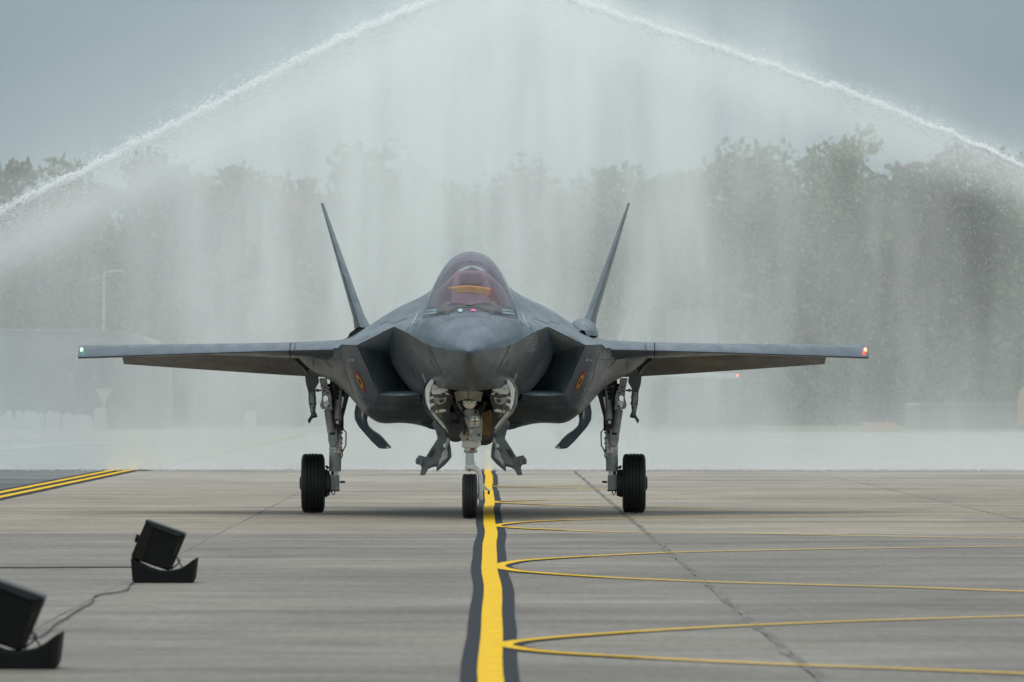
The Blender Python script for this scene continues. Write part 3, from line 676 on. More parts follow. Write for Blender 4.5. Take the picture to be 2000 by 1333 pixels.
for sgn in (-1, 1):
    rr = rows if sgn > 0 else mir(rows)
    cw = MB().grid(rr); cw.build('intake_cowl', SKIN, jet, smooth=33); SKIES.add(cw.v, cw.f)
    # duct: lip edge, inset wall going back
    A = (1.00, 4.22, 2.488); B = (1.485, 4.765, 2.253); C = (1.20, 5.10, 1.628); D = (.66, 4.66, 1.628)
    lip = [A] + [tuple(Vector(A).lerp(Vector(B), t)) for t in (.33, .66)] + [B] + [tuple(Vector(B).lerp(Vector(C), t)) for t in (.33, .66)] + [C] + [tuple(Vector(C).lerp(Vector(D), t)) for t in (.33, .66)] + [D]
    outl = [(1.012,4.21,2.498), (1.17,4.38,2.43), (1.34,4.57,2.347), (1.505,4.75,2.268)] + [(1.405,4.85,2.04), (1.31,4.98,1.82), (1.215,5.10,1.612)] + [(1.05,5.0,1.597), (.86,4.8,1.603), (.68,4.64,1.612)]
    mid = [(x*.93, y + .35, 1.95 + (z-1.95)*.90) for x, y, z in lip]; far = [(.62 + (x-1)*.35, 6.5, 1.9 + (z-1.95)*.7) for x, y, z in lip]
    rw = [outl, lip, mid, far]
    if sgn < 0: rw = mir(rw)
    du = MB().grid(rw[1:]); du.add(rw[3], [tuple(range(len(lip)))]); du.build('intake_duct', DUCT, jet, smooth=50)
    MB().grid(rw[:2]).build('intake_lip', EDGE, jet, smooth=50)
SKIES.add(up.v, up.f); SKIES.add(low.v, low.f); SKIES.add(radome.v, radome.f)
# gun blister (right of picture) and heat-exchanger scoop (left)
bl = MB(); rws = []
for i in range(15):
    t = i / 14; y = 5.75 + 3.0*t; s = max(.02, math.sin(math.pi * min(1, (t*.92 + .04)))**.6); rws.append([(1.46 + .04*t + .215*s*math.cos(a), y, 2.40 + .245*s*math.sin(a)) for a in [math.pi*k/12 for k in range(13)]])
bl.grid(rws).build('gun_blister', SKIN, jet, smooth=50); SKIES.add(bl.v, bl.f)
sc = [J(678,661,6.6), J(684,650,6.6), J(700.5,639,6.6), J(717,641,6.6), J(724,634,6.6)]
sc = [Vector(p) for p in sc]; bk = [Vector((p.x*.97, 9.0, p.z - .06 - (p.z - 2.35)*.5)) for p in sc]
hx = MB(); hx.grid([[tuple(p) for p in sc], [tuple(p.lerp(q, .5) + Vector((0,0,.03))) for p, q in zip(sc, bk)], [tuple(q) for q in bk]])
hx.build('heat_exchanger_scoop', SKIN, jet)
inn = [p + Vector((.012, .012, -.014)) for p in sc[:4]] + [J(694,652,6.62), J(683,662,6.62)]
MB().prism([tuple(p) for p in inn], [(p.x, p.y + .35, p.z - .02) for p in inn]).build('scoop_opening', BAY, jet, smooth=0)
# canopy: one-piece glass, dark frame band, inner bow, cockpit
CP = [(0,3.49),(.13,3.467),(.255,3.395),(.375,3.255),(.47,3.085),(.545,2.915),(.585,2.755),(.625,2.60)]
SZ = lerp_tab([(2.12,.02),(2.3,.15),(2.6,.40),(3.0,.67),(3.4,.85),(3.8,.95),(4.3,1.0),(4.9,.985),(5.5,.90),(6.0,.80)])
SXc = lerp_tab([(2.12,.50),(2.3,.70),(2.6,.87),(3.0,.96),(3.5,1.0),(4.4,1.0),(5.2,.93),(6.0,.72)])
Z0 = lerp_tab([(2.12,2.70),(2.6,2.63),(3.2,2.60),(6.0,2.62)])
def cpt(y, q=4, s=1.0):
    return [(p.x*SXc(y)*s, y, Z0(y) + (p.z-2.60)*SZ(y)*s) for p in catmull([(x, 0, z) for x, z in CP], q)]
def crows(ya, yb, n, s=1.0, i0=0, i1=None):
    rw = []
    for y in yrange(ya, yb, n):
        h = cpt(y, 4, s)[i0:i1]; rw.append(h)
    return rw
def glassmat():
    m = bpy.data.materials.new('tinted_canopy_glass'); m.use_nodes = True; t = m.node_tree; t.nodes.clear()
    o = N(t, 'ShaderNodeOutputMaterial'); tr = N(t, 'ShaderNodeBsdfTransparent'); gl = N(t, 'ShaderNodeBsdfGlossy'); df = N(t, 'ShaderNodeBsdfDiffuse')
    tr.inputs[0].default_value = (.76, .72, .745, 1); gl.inputs[0].default_value = (.82, .78, .84, 1); gl.inputs['Roughness'].default_value = .06; df.inputs[0].default_value = (.30, .30, .30, 1)
    fr = N(t, 'ShaderNodeFresnel'); fr.inputs[0].default_value = 1.5
    a = N(t, 'ShaderNodeMixShader'); t.links.new(fr.outputs[0], a.inputs[0]); t.links.new(tr.outputs[0], a.inputs[1]); t.links.new(gl.outputs[0], a.inputs[2])
    c = N(t, 'ShaderNodeTexCoord'); v = N(t, 'ShaderNodeTexVoronoi'); v.inputs['Scale'].default_value = 75; t.links.new(c.outputs['Object'], v.inputs['Vector'])
    r = N(t, 'ShaderNodeMapRange'); r.inputs[1].default_value = .18; r.inputs[2].default_value = .30; r.inputs[3].default_value = .45; r.inputs[4].default_value = .03; t.links.new(v.outputs['Distance'], r.inputs[0])
    b = N(t, 'ShaderNodeMixShader'); t.links.new(r.outputs[0], b.inputs[0]); t.links.new(a.outputs[0], b.inputs[1]); t.links.new(df.outputs[0], b.inputs[2])
    t.links.new(b.outputs[0], o.inputs[0]); return m
GL = glassmat()
def cband(lo_):                      # the skin below the sill line is the dark frame, the rest is glass
    rw = []
    for y in yrange(2.12, 6.0, 110):
        h = cpt(y, 8); sill = 2.735 + .035 * max(0, 1 - (y - 2.12) / .9); k_ = [p for p in h if (p[2] < sill) == lo_]
        cut = [Vector(a).lerp(Vector(b), (sill - a[2]) / (b[2] - a[2])) for a, b in zip(h, h[1:]) if a[2] >= sill > b[2]]
        if lo_: k_ = ([tuple(cut[0])] if cut else [tuple(h[0])]) + k_
        else: k_ = k_ + ([tuple(cut[0])] if cut else [])
        if lo_: k_ = k_ + [(k_[-1][0] * 1.03 + .004, k_[-1][1] - .02, k_[-1][2] - .07)]
        if len(k_) < 2: rw.append(None); continue
        L_ = [0]
        for a, b in zip(k_, k_[1:]): L_.append(L_[-1] + (Vector(b) - Vector(a)).length)
        res = []
        for i in range(25):
            t = L_[-1] * i / 24; j = max(q for q in range(len(L_) - 1) if L_[q] <= t + 1e-9); f_ = (t - L_[j]) / max(1e-9, L_[j+1] - L_[j]); res.append(tuple(Vector(k_[j]).lerp(Vector(k_[j+1]), min(1, f_))))
        rw.append(res)
    rw = [r_ for r_ in rw if r_]
    if lo_: rw = [[(x, 2.05, 2.63) for x, y, z in rw[0]]] + rw
    return rw
g1 = cband(False); can = MB().grid(g1).grid(mir(g1)).build('canopy', GL, jet, smooth=60)
b1 = cband(True); fb = MB().grid(b1).grid(mir(b1)); fb.build('canopy_frame', BAND, jet, smooth=60)
SKIES.add(fb.v, fb.f)
BOW = mat('canopy_bow', (.13, .09, .18), .4)
bw = MB(); a = cpt(3.55, 4, .965); bz = cpt(3.68, 4, .965); a2 = cpt(3.55, 4, .915); b2 = cpt(3.68, 4, .915)
for s in (1, -1):
    f = lambda L: [(s*x, y, z) for x, y, z in L]
    bw.grid([f(a), f(bz), f(b2), f(a2), f(a)])
bw.build('canopy_bow', BOW, jet, smooth=50)
# front of the windscreen: dark shroud with the two humps of the instrument panel, seat behind
INT = mat('cockpit_black', (.022, .024, .027), .6); SEATM = mat('seat_purple_reflection', (.40, .27, .36), .8, var=.25, vscale=6); CREAM = mat('side_panel_cream', (.62, .60, .52), .6)  # seat and bulkhead colour carries the purple reflection and tint of the canopy
hump = [(-.56,2.62),(-.55,2.71),(-.42,2.74),(-.33,2.765),(-.26,2.80),(-.20,2.812),(-.12,2.808),(-.05,2.795),(0,2.782),(.05,2.795),(.12,2.808),(.20,2.812),(.26,2.80),(.33,2.765),(.42,2.74),(.55,2.71),(.56,2.62)]
MB().prism([(x*.9, 2.75, z - .06) for x, z in hump], [(x, 3.15, z) for x, z in hump]).build('instrument_shroud', INT, jet, smooth=40)
for s in (-1, 1):
    MB().prism([(s*.27,3.2,2.74),(s*.375,3.2,2.74),(s*.34,3.2,2.825),(s*.265,3.2,2.825)], [(s*.27,3.23,2.74),(s*.375,3.23,2.74),(s*.34,3.23,2.825),(s*.265,3.23,2.825)]).build('side_panel', CREAM, jet, smooth=0)
st = MB(); st.prism([(-.26,4.1,2.6),(.26,4.1,2.6),(.25,4.35,3.05),(.17,4.4,3.22),(-.17,4.4,3.22),(-.25,4.35,3.05)], [(-.26,4.35,2.6),(.26,4.35,2.6),(.25,4.55,3.05),(.17,4.55,3.22),(-.17,4.55,3.22),(-.25,4.55,3.05)])
st.build('ejection_seat', SEATM, jet, bevel=.03)
MB().box((0, 4.3, 3.14), (.30, .14, .20)).build('headrest', SEATM, jet, bevel=.04)
MB().prism([(-.55,4.6,2.6),(.55,4.6,2.6),(.42,4.75,3.0),(.18,4.85,3.22),(-.18,4.85,3.22),(-.42,4.75,3.0)], [(-.6,5.3,2.6),(.6,5.3,2.6),(.45,5.3,3.0),(.2,5.3,3.25),(-.2,5.3,3.25),(-.45,5.3,3.0)]).build('rear_bulkhead', SEATM, jet, bevel=.02)
MB().add([(-.58,3.1,2.615),(.58,3.1,2.615),(.58,5,2.615),(-.58,5,2.615)], [(0,1,2,3)]).build('cockpit_floor', INT, jet, smooth=0)
# two small marks ahead of the windscreen
# ---- wings
hz_ = lerp_tab([(1.5,2.37),(1.79,2.35),(2.45,2.318),(5.42,2.283)]); th_ = lerp_tab([(1.5,.30),(2.45,.20),(3.5,.14),(5.42,.07)]); lz_ = lerp_tab([(1.5,2.23),(1.79,2.226),(2.45,2.214),(5.42,2.134)])
yle = lambda x: 6.4 + (x-1.79)*.70
hc = lambda x: .60 - .05*(x-1.79)
yte = lambda x: 11.45 - (x-1.79)*.25
def le_sec(x):
    y0, c, zt, t, zl = yle(x), hc(x), hz_(x), th_(x), lz_(x)
    up_ = [(y0 + c*(1-s), zl + (zt-zl)*(1 - s**1.7)) for s in (0, .2, .4, .6, .75, .88, .96)]
    nose_ = [(y0 - .004, zl - .006), (y0 + .01, zl - .022)]
    lo_ = [(y0 + c*.25, min(zl - .03, zt - t*.85)), (y0 + c*.6, zt - t*.95 - .01), (y0 + c, zt - t)]
    return [(x, y, z) for y, z in up_ + nose_ + lo_]
def box_sec(x):
    y0, zt, t = yle(x) + hc(x) + .006, hz_(x), th_(x); y1 = yte(x) - .85
    return [(x, y0, zt), (x, y0 + (y1-y0)*.35, zt + .01), (x, y0 + (y1-y0)*.7, zt - .01), (x, y1, zt - .05), (x, y1, zt - .05 - t*.45), (x, y0 + (y1-y0)*.5, zt - t*1.02), (x, y0, zt - t)]
ftz = lerp_tab([(1.95,1.855),(2.34,1.872),(3.5,1.945),(4.87,2.04)])
def flap_sec(x):
    y0 = yte(x) - .84; zt = hz_(x) - .05; t = th_(x)*.45; zb = ftz(x)
    return [(x, y0, zt), (x, y0 + .4, (zt + zb)/2 + .05), (x, yte(x) - .02, zb + .012), (x, yte(x), zb), (x, y0 + .4, (zt + zb)/2 - t*.35), (x, y0, zt - t)]
def span(f, a, b, n, tip=0):
    rw = []
    for x in yrange(a, b, n): r_ = f(x); rw.append(r_ + [r_[0]])
    return rw
def caps(mb, rw): mb.add(rw[0][:-1], [tuple(range(len(rw[0]) - 1))]); mb.add(rw[-1][:-1], [tuple(range(len(rw[0]) - 1))])
GRN = mat('nav_light_green', (.6, .9, .7), .2, emit=((.35, 1.0, .55), 1.7)); REDL = mat('nav_light_red', (.9, .1, .05), .2, emit=((1.0, .10, .05), 9))
def wingpart(name, f, a, b, n, m, parent=None, cut=None):
    res = []
    for s in (-1, 1):
        rw = span(f, a, b, n); rw = rw if s > 0 else mir(rw); mb = MB().grid(rw); caps(mb, rw); res.append(mb.build(name, m, parent[s] if isinstance(parent, dict) else jet, smooth=28))
        if name in ('leading_edge_flap', 'wing_glove'): SKIES.add(mb.v, mb.f)
    return {-1: res[0], 1: res[1]}
W = wingpart('wing', box_sec, 1.5, 5.38, 14, SKIN)
wingpart('wing_glove', le_sec, 1.5, 2.44, 6, SKIN)
wingpart('leading_edge_flap', le_sec, 2.452, 5.395, 24, SKIN)
wingpart('flap', flap_sec, 1.95, 4.85, 10, FLAPM)
def tip_sec(x):
    y0 = yte(x) - .84; zt = hz_(x) - .05; t = th_(x)*.45
    return [(x, y0, zt), (x, y0 + .45, zt - .02), (x, yte(x), zt - .05), (x, y0, zt - t)]
wingpart('wing_tip_edge', tip_sec, 4.87, 5.38, 3, SKIN)
for s, m in ((-1, GRN), (1, REDL)):
    x = 5.35; y0 = yle(x)
    MB().prism([(s*(x-.016), y0 + .06, 2.21), (s*(x+.016), y0 + .06, 2.21), (s*(x+.016), y0 + .12, 2.255), (s*(x-.016), y0 + .12, 2.255)],
               [(s*(x-.022), y0 + .2, 2.205), (s*(x+.022), y0 + .2, 2.205), (s*(x+.016), y0 + .2, 2.255), (s*(x-.016), y0 + .2, 2.255)]).build('navigation_light', m, jet, bevel=.006)
# ---- tails, stabilators, nozzle
for s in (-1, 1):
    def fin(t):
        b0 = J(708, 640, 11.0) if True else None
        xb, zb, xt_, zt = 1.56, 2.50, 2.165, 4.315
        x = xb + (xt_-xb)*t; z = zb + (zt-zb)*t; y0 = 10.7 + 1.95*t; y1 = 13.9 + .25*t; h = .068*(1-t) + .017
        if t < .12: h += .035*(1 - t/.12)
        nx, nz = .94, -.33
        pr = [(0,0),(.06,.55),(.25,.95),(.5,1),(.8,.55),(1,.04)]
        return [(s*(x + nx*h*q), y0 + (y1-y0)*u, z + nz*h*q) for u, q in pr] + [(s*(x - nx*h*q), y0 + (y1-y0)*u, z - nz*h*q) for u, q in pr[::-1]]
    rw = [fin(t) for t in (0, .05, .12, .3, .5, .7, .9, .985, 1)]; rw = [r_ + [r_[0]] for r_ in rw]; mb = MB().grid(rw); mb.add(rw[-1][:-1], [tuple(range(12))]); mb.build('tail_fin', SKIN, jet, smooth=30)
    sp_ = [[(s*x, y, z) for x, y, z in q] for q in ([(1.2,12.6,2.24),(1.2,13.8,2.28),(1.2,15.6,2.2),(1.2,13.8,2.14)], [(3.4,14.3,2.20),(3.4,14.8,2.22),(3.4,15.5,2.19),(3.4,14.8,2.17)])]
    MB().prism(sp_[0], sp_[1]).build('stabilator', SKIN, jet, smooth=30)
MB().lathe([(13.9,.66),(14.6,.64),(15.2,.58),(15.7,.50),(15.7,.46),(14.8,.5)], (0, 0, 1.78), 'y', 36).build('engine_nozzle', GEARD, jet)
BV = BVHTree.FromPolygons([Vector(v) for v in SKIES.v], SKIES.f)
CAML = Vector((-JX, -JY, CAM_Z))
def onskin(px, py, y=6, off=.004):
    """point of the jet's skin at a photo pixel, lifted off a few millimetres"""
    q = J(px, py, y); d_ = (q - CAML).normalized(); h, n, i, dist = BV.ray_cast(CAML, d_)
    if h is None: return None
    if n.dot(d_) > 0: n = -n
    return h + n * off
def decal(name, polys, m, off=.004):
    mb = MB()
    for p in polys:
        q = [onskin(a, b, off=off) for a, b in p]
        if all(q) and max((x - q[0]).length for x in q) < 1.2: mb.add(q, [tuple(range(len(q)))])
    if mb.v:
        return mb.build(name, m, jet, smooth=0)
def line_decal(name, pts, wpx, m, off=.003, n=8):
    P_ = catmull([(a, b, 0) for a, b in pts], n); polys = []
    for i in range(len(P_) - 1):
        t = (P_[i+1] - P_[i]).normalized(); nn = Vector((-t.y, t.x, 0)) * wpx / 2; a, b = P_[i], P_[i+1]
        polys.append([(a.x+nn.x, a.y+nn.y), (b.x+nn.x, b.y+nn.y), (b.x-nn.x, b.y-nn.y), (a.x-nn.x, a.y-nn.y)])
    decal(name, polys, m, off)
def mx_(p, s):          # mirror a photo pixel about the jet's centre line
    return p if s < 0 else (1836 - p[0], p[1])
# roundels on the cowl sides
for s in (-1, 1):
    c0, a1, a2 = Vector((703.5, 745)), Vector((9.6, 20.5)), Vector((4.6, -1.8))
    def ring(r0, r1=None):
        ps = []
        for k in range(24):
            q0, q1 = 2*math.pi*k/24, 2*math.pi*(k+1)/24; f = lambda q, r_: tuple(c0 + a1*r_*math.cos(q) + a2*r_*math.sin(q))
            ps.append([mx_(f(q0, r0), s), mx_(f(q1, r0), s), mx_(tuple(c0), s)])
        return ps
    decal('roundel_red', ring(1.0), RED, .004); decal('roundel_yellow', ring(.64), YLW, .007); decal('roundel_black', ring(.34), BLA, .010)
    decal('roundel_blue_edge', [[mx_(q, s) for q in ((709,764.5),(715,763),(715.5,768),(713,769.5))]], BLU, .003)
    for dd in ([(680,702),(683,702),(684,706),(681,706)], [(686,701),(691,701),(692,705.5),(687,705.5)], [(684,728),(686,728),(687,732),(685,732)], [(689,742),(691,742),(692,744),(690,744)], [(693,758),(694.5,758),(696,764),(694.5,764)], [(697,768),(698.5,768),(699.5,773),(698,773)]):
        decal('stencil', [[mx_(q, s) for q in dd]], STEN)
    for pl in ([(612,724),(613,697),(632,702),(668,702)], [(632,702),(640,710),(648,719)]):
        line_decal('panel_line', [mx_(q, s) for q in pl], .9, STEND, n=6)
    line_decal('panel_line', [mx_(q, s) for q in [(575.5,671),(576,679),(573.5,684)]], 1.6, STEND, .006)
    line_decal('panel_line', [mx_(q, s) for q in [(839,675),(850,700),(865,729)]], .9, STEND)
    line_decal('panel_line', [mx_(q, s) for q in [(842,704),(847,716)]], 1.0, STEND)
    line_decal('formation_strip', [mx_(q, s) for q in [(826,730),(833,747)]], 2.8, STEN)
    line_decal('formation_strip', [mx_(q, s) for q in [(802,640),(808,630),(816,613)]], 1.6, mat('strip_pale', (.42,.47,.50), .5) if s < 0 else MATS['strip_pale'])
    # warning lettering on the canopy frame, two lines of small type
    for (xa, ya, xb, yb) in ((834,606,855,604), (831,612,855,609)):
        rnd = random.Random(int(xa + ya)); u = 0; ps = []
        while u < .97:
            wd_ = rnd.uniform(.05, .085); v = min(1, u + wd_ * .72); P0 = (xa + (xb-xa)*u, ya + (yb-ya)*u); P1 = (xa + (xb-xa)*v, ya + (yb-ya)*v)
            ps.append([mx_(q, s) for q in (P0, P1, (P1[0], P1[1] + 3.6), (P0[0], P0[1] + 3.6))]); u += wd_
        decal('lettering', ps, mat('lettering_blue', (.28, .40, .46), .5) if 'lettering_blue' not in MATS else MATS['lettering_blue'], .006)
for s in (-1, 1):        # panel seams with their sawtooth corners
    for pl in ([(700,668),(722,657),(728,660),(752,647)], [(742,634),(760,628),(766,632),(795,622)], [(795,646),(806,634),(812,637),(820,626)],
               [(300,678),(301,694)], [(430,674.5),(431,690)], [(610,674),(612,683)], [(705,780),(722,782),(726,788),(738,790)], [(742,790),(780,792),(786,797),(812,795)], [(775,700),(790,712),(788,720),(806,742)], [(664,690),(676,720),(674,726),(690,765)]):
        line_decal('panel_line', [mx_(q, s) for q in pl], .65, STEND, n=4)
line_decal('canopy_edge_line', [(823,623),(846,618.5),(878,613.5)], 1.2, STEND); line_decal('canopy_edge_line', [(1013,623),(990,618.5),(958,613.5)], 1.2, STEND)
line_decal('panel_line', [(878,619),(878,612),(886,606),(893,601.5),(915,600.5),(937,601.5),(948,607),(958,612),(958,619)], .9, STEND, n=5)
decal('sensor_window', [[(895,607.5),(897,604.5),(901,603.7),(904.5,604.7),(906,607.5),(904,610.2),(900,611),(897,610)]], mat('sensor_pale', (.34, .43, .50), .4), .008)
decal('warning_mark', [[(922.5,604),(928.5,604),(932.5,609.5),(920,609.5)]], mat('warning_pink', (.55, .13, .30), .5), .008)
# stencils on the intake sides: framed block right, short column left
fr_ = [(1031,656),(1047,649),(1048,660),(1033,667)]
for i in range(4): line_decal('stencil_frame', [fr_[i], fr_[(i+1) % 4]], .8, STEN, n=1)
def typed(name, lines, m, h):
    for (xa, ya, xb, yb) in lines:
        rnd = random.Random(int(xa*3 + ya)); u = 0; ps = []
        while u < .97:
            wd_ = rnd.uniform(.06, .13); v = min(1, u + wd_*.7); P0 = (xa + (xb-xa)*u, ya + (yb-ya)*u); P1 = (xa + (xb-xa)*v, ya + (yb-ya)*v)
            ps.append([P0, P1, (P1[0], P1[1]+h), (P0[0], P0[1]+h)]); u += wd_
        decal(name, ps, m)
typed('lettering', [(1034,658,1045,653.5),(1034.5,662,1045.5,657.5)], STEN, 2.6)
typed('lettering', [(1027,670.5,1051,664),(1027,676,1051,670),(1028,681,1046,677),(1030,685.5,1045,682)], STEN, 2.3)
typed('lettering', [(806,667,812,678),(810,677,817,688)], STEN, 2.2)
line_decal('panel_line', [(1114,626),(1114.5,632)], .8, STEND, n=2); line_decal('panel_line', [(1120.5,628),(1121,636),(1133,644),(1157,650)], .8, STEND)
ring_ = [(1137.2,632),(1139.5,632.3),(1138.7,636.8),(1136.2,636.4)]
for i in range(4): line_decal('stencil_frame', [ring_[i], ring_[(i+1) % 4]], .6, STEN, n=1)

# ------------------------------------------------------------------ landing gear
def poly(pts, y0, y1, shift=(0,0,0), s=-1):
    """photo outline at depth y0 given thickness back to y1; s=+1 mirrors it to the other side"""
    a = [J(*p, y0) for p in pts]; d_ = Vector(shift)
    if s > 0: a = [Vector((-p.x, p.y, p.z)) for p in a]; d_ = Vector((-d_.x, d_.y, d_.z))
    return [tuple(p) for p in a], [tuple(Vector((p.x, p.y + (y1-y0), p.z)) + d_) for p in a]
def plate(name, pts, y0, y1, m, parent, s=-1, bevel=.004, shift=(0,0,0), mb=None):
    a, b = poly(pts, y0, y1, shift, s); q = MB().prism(a, b); return q.build(name, m, parent, smooth=30, bevel=bevel)
def JS_(px, py, y, s): p = J(px, py, y); return (p.x if s < 0 else -p.x, p.y, p.z)
def tyre_prof(w, r, ribs, rim):
    pr = [(-w*.42, rim), (-w*.49, rim + (r-rim)*.35), (-w*.5, rim + (r-rim)*.62), (-w*.46, r*.93), (-w*.40, r*.975)]
    n = ribs
    for i in range(n):
        a = -w*.36 + w*.72*i/n; b = -w*.36 + w*.72*(i+1)/n
        rr = r*(.985 + .015*math.cos((a+b)/w*2.2))
        pr += [(a + .006, rr), (b - .006, rr)]
        if i < n - 1: pr += [(b - .0045, rr - .013), (b + .0045, rr - .013)]
    return pr + [(-a, b) for a, b in pr[:5][::-1]]
for s in (-1, 1):
    y = 9.3; G = empty('main_gear', (0, 0, 0)); G.parent = jet
    q = lambda px, py, dy=0: JS_(px, py, y + dy, s)
    wc = q(611.5, 944); wc = (wc[0], wc[1], .405)
    MB().lathe([(wc_[0], wc_[1]) for wc_ in tyre_prof(.315, .407, 5, .21)], wc, 'x', 56).build('tyre', TYRE, G, smooth=25)
    MB().lathe([(-.10,.05),(-.115,.12),(-.10,.205),(.10,.205),(.12,.12),(.12,.05)], wc, 'x', 36).build('wheel_rim', GEAR, G)
    MB().lathe([(-.02,.17),(.03,.19),(.09,.19),(.12,.15),(.15,.10)], (wc[0] - s*0 + (.10 if s < 0 else -.22), wc[1], wc[2]), 'x', 28).build('brake_pack', GEARD, G)
    hubx = wc[0] + s*.165
    MB().lathe([(-.012,.09),(.012,.09),(.02,.05)] if s > 0 else [(-.02,.05),(-.012,.09),(.012,.09)], (hubx, wc[1], wc[2]), 'x', 20).build('hub_cap', GEARD, G)
    for bb in range(4): MB().box((wc[0] - s*.19, wc[1] + .0 - .14*math.cos(bb*1.4), wc[2] + .16*math.sin(bb*1.57 + .5)), (.07, .05, .06)).build('brake_piston', GEARD, G, bevel=.006)
    # strut
    MB().tube([q(657,820), q(655,846)], [.085, .088], 22).build('upper_cylinder', GEAR, G)
    MB().lathe([(0,.084),(.05,.086),(.055,.094),(.075,.094),(.08,.086),(.16,.086),(.165,.096),(.19,.096),(.195,.086),(.24,.084)], (q(656,879)[0], y, q(656,885)[2]), 'z', 26).build('collar', STEEL, G)
    MB().tube([q(654.5,921), q(655.5,846)], .083, 26).build('lower_cylinder', GEAR, G)
    MB().tube([q(654,932), q(654,919)], .052, 22).build('piston', STEEL, G)
    MB().tube([q(653.5,958), q(653.5,929)], .067, 22).build('axle_housing', GEAR, G)
    MB().lathe([(0,.03),(0,.075),(.016,.075),(.016,.03)], (q(653,960)[0], y, q(653,960)[2]), 'z', 20).build('end_cap', GEARD, G)
    MB().tube([q(655,944), q(632,944)], [.062, .078], 18).build('axle', GEAR, G)
    MB().prism([q(632,932,-.08), q(652,926,-.08), q(652,957,-.08), q(634,957,-.08)], [q(632,932,.08), q(652,926,.08), q(652,957,.08), q(634,957,.08)]).build('axle_web', GEAR, G, bevel=.012)
    plate('torque_link', [(640,842),(647,835),(658,838),(660,862),(656,873),(645,873),(641,862)], y - .13, y - .07, GEAR, G, s, .008)
    MB().lathe([(-.02,.038),(0,.042),(.012,.042),(.012,.026),(.004,.024)][::-1], q(651,866,-.14), 'y', 20).build('pivot_boss', GEAR, G)
    plate('link_slot', [(644,845),(655,845),(654,850),(645,850)], y - .137, y - .128, GEARD, G, s, 0)
    plate('link_rib', [(645,854),(657,854),(656,856.5),(646,856.5)], y - .14, y - .128, GEAR, G, s, 0)
    MB().tube([q(664,942), q(674,941.5)], [.016, .014], 10).build('tie_down_pin', GEARD, G)
    MB().tube([q(641,915,-.05), q(637,911,-.07)], .02, 8).build('valve', RUST, G)
    MB().tube([q(p, z_, -.06) for p, z_ in ((647,957),(648,964),(651,967),(654,964),(654,958))], .008, 6).build('tow_ring', GEARD, G)
    MB().tube([q(p, z_, -.03) for p, z_ in ((640,958),(643,962),(646,959),(649,962))], .007, 6).build('brake_hose', HOSE, G)
    # side pipes
    MB().tube([q(p, z_, -.02) for p, z_ in ((671,800),(670,815),(670,838),(676,845),(675.5,870),(671,879),(668,884),(669,890),(665,897))], .009, 8).build('hydraulic_pipe', HOSE, G)
    MB().tube([q(p, z_, -.03) for p, z_ in ((669,806),(668.5,842))], .014, 8).build('hydraulic_sleeve', HOSE, G)
    for z_ in (846, 856, 866, 880): MB().box(q(667.5, z_, -.03), (.03, .04, .022)).build('pipe_clamp', GEARD, G, bevel=.003)
    # upper strut and side brace up into the bay
    MB().prism([q(645,742,-.1), q(690,742,-.1), q(672,812,-.1), q(662,848,-.1), q(646,848,-.1), q(638,800,-.1)], [q(645,742,.12), q(690,742,.12), q(672,812,.12), q(662,848,.12), q(646,848,.12), q(638,800,.12)]).build('main_fitting', GEARD, G, bevel=.015)
    MB().tube([q(663,750,-.16), q(660,822,-.14)], [.045, .05], 14).build('shock_strut', GEAR, G)
    MB().tube([q(640,800,-.15), q(647,845,-.14)], [.05, .055], 14).build('brace_tube', GEAR, G)
    for k in range(4): MB().lathe([(0,.10 - .006*k),(.03,.104 - .006*k),(.05,.098 - .006*k)], (q(654, 757 + k*8)[0], y - .14, q(654, 757 + k*8)[2]), 'z', 18).build('bellows_ring', GEARD, G)
    MB().prism([q(667,775,-.17), q(673,775,-.17), q(664,816,-.17), q(659,816,-.17)], [q(667,775,-.12), q(673,775,-.12), q(664,816,-.12), q(659,816,-.12)]).build('actuator_rod', STEEL, G, bevel=.004)
    MB().prism([q(676,748,-.17), q(690,752,-.17), q(673,800,-.17), q(667,795,-.17)], [q(676,748,-.05), q(690,752,-.05), q(673,800,-.05), q(667,795,-.05)]).build('side_brace', GEARD, G, bevel=.008)
    MB().lathe([(-.03,.045),(0,.05),(.02,.05),(.02,.03)][::-1], q(659,825,-.16), 'y', 20).build('hinge_boss', GEARD, G)
    MB().lathe([(-.01,.022),(.01,.022)], q(659,825,-.185), 'y', 14).build('hinge_pin', STEEL, G)
    # forward linkage plate with its window
    plate('drag_link', [(623,739),(638,739),(641,760),(645,764),(648,776),(648,792),(650,801),(644,801),(642,788),(641,777),(636,772),(631,776),(632,790),(636,800),(628,799),(625,792),(629,776),(627,757)], y - .32, y - .22, GEAR, G, s, .006)
    MB().lathe([(-.02,.038),(.02,.038)], q(637.5,788,-.27), 'y', 16).build('link_bushing', STEEL, G)
    MB().tube([q(628,796,-.27), q(648,798,-.27)], .018, 10).build('link_pin', STEEL, G)
    for (px_, py_) in ((628,754),(634,757),(640,768),(633,764)): MB().lathe([(-.01,.012),(.012,.012)], q(px_, py_, -.33), 'y', 10).build('bolt', GEARD, G)
    MB().tube([q(612,763,-.27), q(627,763,-.27)], [.012, .012], 8).build('door_rod', GEARD, G)
    MB().lathe([(-.02,.022),(.02,.022)], q(620,763,-.27), 'x', 10).build('rod_joint', STEEL, G)
    # hanging outer door
    do = plate('outer_gear_door', [(595.5,733),(597.5,750),(602,766),(603,788),(607.5,810),(600.5,822),(603.5,828),(608.5,818),(619,815.5),(618,811),(614.5,803),(616.5,789),(614.5,760),(622,747),(620,735)], y - .35, y + .05, DOORG, G, s, .006)
    plate('door_rib', [(605,768),(612,766),(613.5,790),(611,806),(608,803),(606,788)], y - .362, y - .33, GEAR, G, s, .004)
